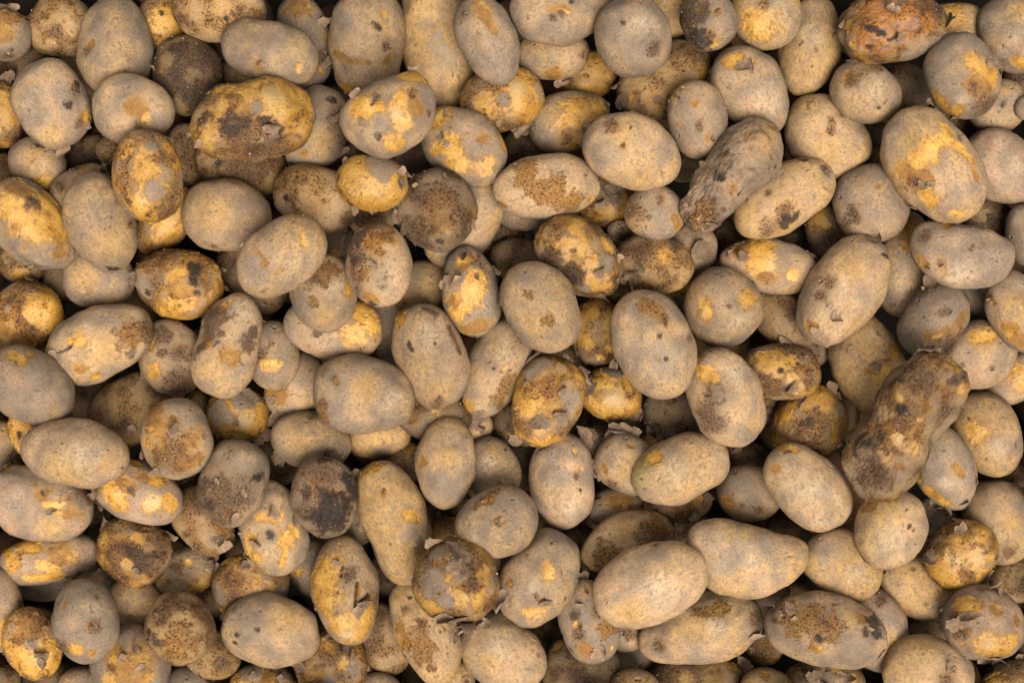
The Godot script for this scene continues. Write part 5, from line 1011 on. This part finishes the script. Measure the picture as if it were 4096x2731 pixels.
	potato("grey brown potato at the bottom edge in the left corner gap", Vector3(-0.3393, -0.0072, 0.2521), Vector3(-0.104, -0.085, -0.033), Vector3(0.0216, 0.0161, 0.0171), "b", [0.031, 0, 0, 0.075, 1], "", "")
	potato("grey potato poking up at the bottom edge beside the orange pink one", Vector3(-0.3111, 0.0140, 0.2498), Vector3(-0.107, -0.062, 0.094), Vector3(0.0181, 0.0126, 0.0142), "g", [-0.055, 0, 0, 0.124, 1], "", ".38 .72 -.58 3.3")
	potato("grey potato at the bottom edge under the wedged golden one", Vector3(-0.2378, -0.0059, 0.2519), Vector3(0.059, -0.132, -0.074), Vector3(0.0163, 0.0131, 0.0145), "g", [0.042, 0, 0, 0.05, 1], "", ".83 .39 -.39 5.5;.94 -.13 -.33 4.4")
	potato("brown corner potato at the very bottom left", Vector3(-0.3707, 0.0021, 0.2479), Vector3(0.022, -0.000, 0.048), Vector3(0.0115, 0.0110, 0.0117), "b", [-0.002, 0, 0, 0.05, 1], "y .11 -.97 1.8", "")
	potato("brown flaky potato with yellow patches at the bottom, under the gash-split one", Vector3(-0.1293, 0.0239, 0.2329), Vector3(-0.094, -0.906, -0.075), Vector3(0.0266, 0.0229, 0.0251), "o", [0.057, 0, 0, 0.05, 1], "y -.66 -.19 -.43 -.35 3.2;y .06 -.35 4.3;d -.78 .16 9.0;d -.28 -.13 7.2;g .38 -.49 7.2;o -.22 .36 7.2;g .16 .31 5.4", "-.30 .74 -.61 10.8;-.02 .77 -.64 9.0;-.65 .53 -.54 9.0;-.61 .45 .65 10.1;.38 .87 -.30 4.3;-.78 .17 .61 5.4")
	potato("shaded grey tan potato left of the gash-split one", Vector3(-0.1436, 0.0061, 0.1652), Vector3(-0.014, -1.221, -0.128), Vector3(0.0229, 0.0175, 0.0191), "g", [-0.037, 0, 0, 0.089, 1], "y -.19 .58 2.9;d .13 .84 3.6", "")
	potato("yellow potato split by a curved gash, bottom centre left", Vector3(-0.1180, 0.0414, 0.1760), Vector3(-0.124, -1.459, 0.162), Vector3(0.0380, 0.0215, 0.0240), "t", [-0.03, 0, 0, 0.02, 1], "y -.40 .61 .15 .63 9.2;y -.62 .24 -.54 .07 2.1;y .60 .21 .76 -.13 7.1;y .39 -.57 .61 -.45 6.0;c -.09 -.36 .32 -.21 1.4;c .36 -.20 .16 -.61 1.8;o 0 -.34 .31 -.20 2.1;k -.35 .07 1.1;k -.26 .10 1.1;k -.03 .06 0.9;k .05 .25 1.1;d -.24 -.16 5.3;d .27 -.81 4.3;l .84 .10 4.3;d .41 .32 3.5;k -.39 .03 0.9;k -.11 -.03 0.9", ".29 .83 -.47 8.9;.43 .86 -.26 7.1;-.50 .85 .15 6.0;.26 .19 .95 4.3")
	potato("mottled dark golden potato below the gash-split one's right side", Vector3(-0.0955, 0.0034, 0.2181), Vector3(-0.060, -1.145, -0.070), Vector3(0.0279, 0.0162, 0.0194), "s", [0.031, 0, 0, 0.116, 1], "d -.49 -.16 7.3;w .05 -.11 5.5;d .01 .48 5.5", ".49 .37 .79 6.2;.69 .14 .71 7.3;.89 .40 .22 5.5")
	potato("long tan potato with a brown stained left side at the bottom centre", Vector3(-0.0622, 0.0307, 0.2076), Vector3(-0.199, -1.195, 0.163), Vector3(0.0393, 0.0201, 0.0231), "w", [0.05, 0.1, 0, 0.052, 1], "o -.29 .75 .07 .83 4.6;k .21 .84 2.9;d -.48 .34 3.6;w -.77 .32 7.1;k -.66 .08 1.8;s .28 .42 14.3", "")
	potato("round orange potato shedding thick grey skin, bottom centre", Vector3(-0.0378, 0.0804, 0.1655), Vector3(0.057, -0.524, 0.174), Vector3(0.0297, 0.0234, 0.0283), "o", [0.048, 0, 0, 0.129, 1.2], "o -.40 -.31 6.9;y -.14 -.14 3.4;o .39 -.13 10.3;y .35 .04 6.9;y .69 -.02 6.9;y .46 -.63 5.1;g -.36 .22 10.3;g -.25 -.61 .04 -.39 5.1;g -.62 -.50 6.9;o -.41 .40 4.1;d .13 -.83 6.9;d .95 -.01 6.9;g .06 .36 6.9;y -.07 .68 4.1", "-.32 .65 -.69 15.4;-.02 .87 -.48 12.0;.18 .54 .82 10.3;.35 .52 .78 13.7;.66 .34 .67 13.7;.83 .02 .56 10.3;.89 .01 .46 8.6;.55 .10 .83 12.0;.37 .14 .92 9.6;.65 .08 .76 9.6;-.86 .19 .47 5.1;.98 -.11 -.14 12.0;-.82 .31 -.49 10.3")
	potato("yellow potato hidden deep beside the nub of the long yellow tan one", Vector3(-0.0477, -0.0024, 0.1393), Vector3(-0.065, -0.019, -0.118), Vector3(0.0132, 0.0094, 0.0113), "y", [0.049, 0, 0, 0.07, 1], "d -.03 -.43 5.5", "-.51 -.05 -.86 7.3;.28 .66 .69 9.2")
	potato("tan potato with three small yellow wounds right of the skin-shedding round one", Vector3(0.0188, 0.0505, 0.1664), Vector3(-0.014, 1.034, -0.073), Vector3(0.0364, 0.0238, 0.0258), "t", [-0.011, 0, 0, 0.11, 1], "y .29 .03 .18 .16 3.2;y -.64 .15 -.49 .42 2.6;o -.33 .27 2.5;o -.35 -.67 2.8;y -.36 -.63 1.8;l -.19 -.07 7.0;d .27 -.65 1.4", ".32 .89 .32 4.6;-.32 .85 .43 7.7;-.30 .94 .13 4.6;-.61 .62 -.50 10.6;-.38 -.03 -.92 6.3;-.08 .62 .78 3.5")
	potato("broad tan potato at the bottom edge right of centre, below the three-wounded one", Vector3(-0.0069, 0.0234, 0.2239), Vector3(-0.145, -0.709, 0.121), Vector3(0.0339, 0.0224, 0.0267), "t", [-0.023, 0, 0, 0.092, 1], "d .60 -.55 1.8;w -.06 .41 7.2;l -.18 -.07 9.0", "")
	potato("pale yellow potato at the bottom edge between the two large tan ones", Vector3(-0.0427, -0.0006, 0.2484), Vector3(-0.054, -0.000, -0.046), Vector3(0.0156, 0.0136, 0.0153), "w", [-0.058, 0, 0, 0.035, 1], "", "")
	potato("grey sliver at the bottom edge under the mottled dark golden potato", Vector3(-0.0973, 0.0115, 0.2539), Vector3(0.128, 0.010, 0.059), Vector3(0.0173, 0.0119, 0.0135), "g", [0.021, 0, 0, 0.132, 1], "", "")
	potato("tan speckled oval behind the biggest tan oval, bottom right of centre", Vector3(0.0821, 0.0251, 0.1435), Vector3(-0.007, 0.341, -0.064), Vector3(0.0345, 0.0174, 0.0211), "w", [0.027, 0.05, 0, 0.019, 1], "s .74 -.19 10.8;d .43 .15 10.8;d -.62 -.29 1.8;s -.51 .22 10.8;w .11 -.40 9.0", "")
	potato("biggest tan oval at the bottom, right of centre", Vector3(0.0952, 0.0726, 0.1679), Vector3(-0.230, 0.363, 0.082), Vector3(0.0418, 0.0249, 0.0278), "t", [0.03, 0, 0, 0.005, 1], "d .35 -.81 2.8;w -.46 .56 10.4;g .35 -.52 6.9;g -.60 .03 4.1;l .15 .28 10.4;k .75 .34 1.2", "")
	potato("kidney-shaped plain tan potato with a raised right end, lower right", Vector3(0.1643, 0.0553, 0.1506), Vector3(0.074, -0.172, -0.181), Vector3(0.0451, 0.0222, 0.0259), "t", [0.12, -0.22, 0, 0.081, 1], "g -.35 -.20 10.5;g .11 -.68 10.5;l -.08 -.33 7.0;w -.14 .68 7.0", "")
	potato("large tan oval partly under the biggest one, bottom right", Vector3(0.1356, 0.0255, 0.2057), Vector3(-0.236, 0.225, 0.126), Vector3(0.0462, 0.0237, 0.0261), "t", [-0.05, 0, 0, 0.069, 1], "s .08 -.43 .37 -.30 5.4;d .08 -.43 3.6;d .85 .15 5.4;l .29 .01 9.0;d -.65 .23 4.3;w -.05 -.06 12.6", ".78 .21 .59 10.8;.43 .27 .86 2.9")
	potato("grey brown potato with dark brown spots left of the biggest tan oval", Vector3(0.0546, 0.0373, 0.1992), Vector3(-0.011, -1.358, -0.164), Vector3(0.0316, 0.0192, 0.0220), "g", [0.007, 0, 0, 0.044, 1], "k -.39 .40 4.6;d .07 .42 4.6;s 0 -.55 8.9;d -.29 -.30 5.3;y -.19 .42 2.1;o .46 .32 6.0;y .57 -.52 1.8;w -.87 -.18 7.1", "-.58 .79 .18 4.6;-.15 .95 .27 3.6;.46 .47 .75 4.3;.53 .84 -.15 10.7;-.98 -.18 -.10 7.8;.09 .02 1.00 2.8;-.07 .94 .34 4.3")
	potato("dark soil-stained potato at the bottom edge under the dark-spotted grey one", Vector3(0.0515, 0.0129, 0.2400), Vector3(0.068, -0.335, -0.080), Vector3(0.0305, 0.0243, 0.0270), "d", [0.052, 0, 0, 0.039, 1], "y -.82 -.49 4.4;o -.39 -.17 7.3;w -.26 -.36 5.4;g .46 -.78 9.1", "")
	potato("small shaded tan potato in the gap under the biggest tan oval", Vector3(0.0842, 0.0061, 0.2140), Vector3(-0.098, -0.000, 0.111), Vector3(0.0131, 0.0114, 0.0129), "t", [0.042, 0, 0, 0.038, 1], "d .18 -.06 3.6", "")
	potato("grey potato low in the gap above the bottom edge, right of centre", Vector3(0.0897, -0.0086, 0.2312), Vector3(-0.004, 0.011, 0.006), Vector3(0.0166, 0.0101, 0.0118), "g", [0.005, 0, 0, 0.047, 1], "", ".30 .81 .50 4.4")
	potato("tan brown potato at the bottom edge below the gap, right of centre", Vector3(0.0869, 0.0316, 0.2508), Vector3(0.073, 0.121, 0.189), Vector3(0.0193, 0.0152, 0.0169), "s", [0.019, 0, 0, 0.103, 1], "w .09 -.71 7.1", "")
	potato("dark potato with yellow blotches at the bottom edge below the large tan oval", Vector3(0.1353, 0.0048, 0.2510), Vector3(0.151, 0.065, -0.023), Vector3(0.0392, 0.0188, 0.0228), "d", [0.032, 0, 0, 0.107, 1], "y -.25 -.53 4.4;y .63 -.72 5.1;o .24 -.55 7.3;y .89 -.44 2.6;o -.44 -.66 5.5", ".86 -.08 -.50 10.9")
	potato("small orange tan potato at the bottom edge beneath the scorched oval", Vector3(0.1835, 0.0244, 0.2526), Vector3(-0.220, -0.000, 0.012), Vector3(0.0192, 0.0177, 0.0187), "w", [-0.003, 0, 0, 0.016, 1], "o -.16 -.66 3.6", "")
	potato("dim brown potato between the speckled oval and the green tinged potato", Vector3(0.1284, -0.0086, 0.1372), Vector3(-0.220, 0.001, 0.177), Vector3(0.0165, 0.0131, 0.0138), "d", [-0.039, 0, 0, 0.068, 1], "", "-.21 .96 -.17 9.2;.23 .93 -.29 7.4")
	potato("sliver of tan potato below the kidney-shaped plain one", Vector3(0.1901, -0.0019, 0.1832), Vector3(-0.191, 0.038, 0.017), Vector3(0.0137, 0.0095, 0.0109), "g", [0.043, 0, 0, 0.04, 1], "", "")
	potato("long oval with scorched black right end and speckled brown left, bottom right", Vector3(0.2201, 0.0574, 0.2018), Vector3(0.014, -0.178, 0.138), Vector3(0.0442, 0.0239, 0.0261), "t", [-0.03, 0.06, 0, 0.01, 1], "K .69 -.57 .74 -.33 6.3;k .55 -.23 3.5;o .48 -.59 4.2;s -.53 -.20 -.07 -.18 12.2;s -.14 .18 7.0;d -.12 -.29 4.5;o -.13 .46 3.8;y -.08 .44 2.4;k -.14 .18 3.5;w .29 -.48 7.0;g .53 .24 7.0;d -.80 -.57 10.5", "-.60 .66 -.46 9.8;.64 .69 -.34 3.5;.94 .24 .26 5.2;-.54 .81 -.23 4.2")
	potato("orange tan potato behind the scorched-end oval", Vector3(0.2597, 0.0293, 0.2056), Vector3(0.067, -1.247, -0.089), Vector3(0.0319, 0.0213, 0.0230), "p", [0.003, 0, 0, 0.105, 1], "o .44 -.18 2.5;w .15 -.26 7.2;d -.69 -.45 5.4", "-.82 .40 -.42 3.6")
	potato("plain yellowish tan potato under the orange tan one with the hole", Vector3(0.2340, 0.0445, 0.1572), Vector3(-0.040, -0.472, -0.169), Vector3(0.0302, 0.0205, 0.0240), "w", [-0.035, 0, 0, 0.091, 1], "l .11 .14 7.1;g -.73 -.11 8.8", "-.85 .41 -.32 2.8")
	potato("tan potato wedged under the bright yellow peeled one, lower right", Vector3(0.2929, 0.0159, 0.1776), Vector3(-0.044, -0.485, 0.027), Vector3(0.0311, 0.0200, 0.0217), "w", [-0.016, 0, 0, 0.101, 1], "d -.37 -.42 1.8;d .22 .37 2.2;g .56 .27 7.2", "")
	potato("bright yellow peeled potato with a white papery flake, lower right", Vector3(0.3188, 0.0415, 0.1510), Vector3(0.073, 0.557, 0.172), Vector3(0.0272, 0.0208, 0.0238), "y", [0.012, 0, 0, 0.048, 1], "y -.20 -.29 7.4;l -.21 -.22 5.3;y .28 .11 7.8;l .31 .05 4.6;y -.63 .08 7.1;y .19 -.67 7.1;d .21 -.91 10.6;d .80 .03 5.3;k .72 .43 3.5;d -.43 -.70 4.3;d .35 .84 5.3;o -.13 .37 5.3", "-.72 .51 -.47 11.7;.32 .52 -.80 7.1;.45 .25 .86 7.1;.07 .28 .96 7.8;.42 .29 -.86 3.5;.36 .26 .90 5.3;.36 -.23 -.90 7.1")
	potato("dim olive potato at the right edge below the smooth tan one", Vector3(0.3706, -0.0046, 0.1754), Vector3(0.102, -0.002, -0.152), Vector3(0.0193, 0.0145, 0.0174), "w", [-0.012, 0, 0, 0.112, 1], "d -.09 .12 7.3", "")
	potato("yellow peeled potato with torn pink grey skin near the bottom right corner", Vector3(0.3320, 0.0544, 0.1981), Vector3(-0.086, -0.303, -0.048), Vector3(0.0287, 0.0236, 0.0259), "p", [0.056, 0, 0, 0.075, 1], "y -.82 -.29 -.67 -.29 6.0;n -.75 -.32 3.5;y -.06 .53 .35 .54 7.7;y .53 .27 5.3;o -.07 -.44 5.3;y -.02 -.52 2.5;l .03 .57 4.2;s -.67 .41 7.0;y -.53 .68 1.8;d -.90 .02 4.2;o .58 -.37 3.5", "-.23 .37 -.90 11.6;.10 .33 -.94 8.8;-.78 .60 .17 11.2;-.63 .77 -.03 8.8;.43 .36 .83 8.8;.19 .19 .96 7.0;-.62 .68 .39 7.0;-.96 -.26 -.02 3.5")
	potato("tan brown potato with a round scab eye at the bottom edge, lower right", Vector3(0.2928, 0.0483, 0.2333), Vector3(-0.142, -0.224, -0.017), Vector3(0.0326, 0.0227, 0.0255), "w", [-0.056, 0, 0, 0.136, 1], "d .30 -.23 3.9;o .27 -.24 2.1;d .26 .09 7.0;g .80 -.18 7.0", ".27 .92 -.29 5.3;.39 .89 -.22 4.2")
	potato("brown yellow potato in the bottom right corner", Vector3(0.3633, 0.0143, 0.2497), Vector3(-0.229, 0.189, 0.044), Vector3(0.0239, 0.0170, 0.0190), "o", [-0.044, 0, 0, 0.06, 1], "y -.48 -.23 5.4;d -.10 -.62 7.2;g .25 -.73 5.4;k -.61 -.75 3.6", ".34 .24 -.91 6.2;-.29 -.04 -.96 7.2")
	potato("flaky grey and yellow potato at the bottom edge under the scorched-end oval", Vector3(0.2277, 0.0088, 0.2502), Vector3(-0.160, 0.028, -0.145), Vector3(0.0304, 0.0202, 0.0210), "b", [-0.038, 0, 0, 0.079, 1], "y .51 -.26 .45 -.02 2.9;y .15 -.53 3.6;d -.61 -.48 7.3;g -.20 -.22 7.3", "-.21 .81 -.55 9.1;-.42 .86 -.31 9.1;.23 .95 -.20 10.9;-.21 .98 -.05 7.3;.12 .70 -.70 6.2")
	potato("dark brown potato in the gap right of the orange tan one, near the bottom", Vector3(0.3085, -0.0099, 0.2130), Vector3(0.024, -0.173, -0.143), Vector3(0.0206, 0.0131, 0.0147), "d", [-0.008, 0, 0, 0.073, 1], "", "")
	potato("dark flaky scrap in the gap left of the scorched-end oval", Vector3(0.1863, -0.0072, 0.2254), Vector3(0.215, 0.064, 0.020), Vector3(0.0146, 0.0117, 0.0128), "o", [0.017, 0, 0, 0.042, 1], "d -.09 -.35 11.0", "-.69 .70 -.16 4.4;-.34 .48 -.81 8.1")
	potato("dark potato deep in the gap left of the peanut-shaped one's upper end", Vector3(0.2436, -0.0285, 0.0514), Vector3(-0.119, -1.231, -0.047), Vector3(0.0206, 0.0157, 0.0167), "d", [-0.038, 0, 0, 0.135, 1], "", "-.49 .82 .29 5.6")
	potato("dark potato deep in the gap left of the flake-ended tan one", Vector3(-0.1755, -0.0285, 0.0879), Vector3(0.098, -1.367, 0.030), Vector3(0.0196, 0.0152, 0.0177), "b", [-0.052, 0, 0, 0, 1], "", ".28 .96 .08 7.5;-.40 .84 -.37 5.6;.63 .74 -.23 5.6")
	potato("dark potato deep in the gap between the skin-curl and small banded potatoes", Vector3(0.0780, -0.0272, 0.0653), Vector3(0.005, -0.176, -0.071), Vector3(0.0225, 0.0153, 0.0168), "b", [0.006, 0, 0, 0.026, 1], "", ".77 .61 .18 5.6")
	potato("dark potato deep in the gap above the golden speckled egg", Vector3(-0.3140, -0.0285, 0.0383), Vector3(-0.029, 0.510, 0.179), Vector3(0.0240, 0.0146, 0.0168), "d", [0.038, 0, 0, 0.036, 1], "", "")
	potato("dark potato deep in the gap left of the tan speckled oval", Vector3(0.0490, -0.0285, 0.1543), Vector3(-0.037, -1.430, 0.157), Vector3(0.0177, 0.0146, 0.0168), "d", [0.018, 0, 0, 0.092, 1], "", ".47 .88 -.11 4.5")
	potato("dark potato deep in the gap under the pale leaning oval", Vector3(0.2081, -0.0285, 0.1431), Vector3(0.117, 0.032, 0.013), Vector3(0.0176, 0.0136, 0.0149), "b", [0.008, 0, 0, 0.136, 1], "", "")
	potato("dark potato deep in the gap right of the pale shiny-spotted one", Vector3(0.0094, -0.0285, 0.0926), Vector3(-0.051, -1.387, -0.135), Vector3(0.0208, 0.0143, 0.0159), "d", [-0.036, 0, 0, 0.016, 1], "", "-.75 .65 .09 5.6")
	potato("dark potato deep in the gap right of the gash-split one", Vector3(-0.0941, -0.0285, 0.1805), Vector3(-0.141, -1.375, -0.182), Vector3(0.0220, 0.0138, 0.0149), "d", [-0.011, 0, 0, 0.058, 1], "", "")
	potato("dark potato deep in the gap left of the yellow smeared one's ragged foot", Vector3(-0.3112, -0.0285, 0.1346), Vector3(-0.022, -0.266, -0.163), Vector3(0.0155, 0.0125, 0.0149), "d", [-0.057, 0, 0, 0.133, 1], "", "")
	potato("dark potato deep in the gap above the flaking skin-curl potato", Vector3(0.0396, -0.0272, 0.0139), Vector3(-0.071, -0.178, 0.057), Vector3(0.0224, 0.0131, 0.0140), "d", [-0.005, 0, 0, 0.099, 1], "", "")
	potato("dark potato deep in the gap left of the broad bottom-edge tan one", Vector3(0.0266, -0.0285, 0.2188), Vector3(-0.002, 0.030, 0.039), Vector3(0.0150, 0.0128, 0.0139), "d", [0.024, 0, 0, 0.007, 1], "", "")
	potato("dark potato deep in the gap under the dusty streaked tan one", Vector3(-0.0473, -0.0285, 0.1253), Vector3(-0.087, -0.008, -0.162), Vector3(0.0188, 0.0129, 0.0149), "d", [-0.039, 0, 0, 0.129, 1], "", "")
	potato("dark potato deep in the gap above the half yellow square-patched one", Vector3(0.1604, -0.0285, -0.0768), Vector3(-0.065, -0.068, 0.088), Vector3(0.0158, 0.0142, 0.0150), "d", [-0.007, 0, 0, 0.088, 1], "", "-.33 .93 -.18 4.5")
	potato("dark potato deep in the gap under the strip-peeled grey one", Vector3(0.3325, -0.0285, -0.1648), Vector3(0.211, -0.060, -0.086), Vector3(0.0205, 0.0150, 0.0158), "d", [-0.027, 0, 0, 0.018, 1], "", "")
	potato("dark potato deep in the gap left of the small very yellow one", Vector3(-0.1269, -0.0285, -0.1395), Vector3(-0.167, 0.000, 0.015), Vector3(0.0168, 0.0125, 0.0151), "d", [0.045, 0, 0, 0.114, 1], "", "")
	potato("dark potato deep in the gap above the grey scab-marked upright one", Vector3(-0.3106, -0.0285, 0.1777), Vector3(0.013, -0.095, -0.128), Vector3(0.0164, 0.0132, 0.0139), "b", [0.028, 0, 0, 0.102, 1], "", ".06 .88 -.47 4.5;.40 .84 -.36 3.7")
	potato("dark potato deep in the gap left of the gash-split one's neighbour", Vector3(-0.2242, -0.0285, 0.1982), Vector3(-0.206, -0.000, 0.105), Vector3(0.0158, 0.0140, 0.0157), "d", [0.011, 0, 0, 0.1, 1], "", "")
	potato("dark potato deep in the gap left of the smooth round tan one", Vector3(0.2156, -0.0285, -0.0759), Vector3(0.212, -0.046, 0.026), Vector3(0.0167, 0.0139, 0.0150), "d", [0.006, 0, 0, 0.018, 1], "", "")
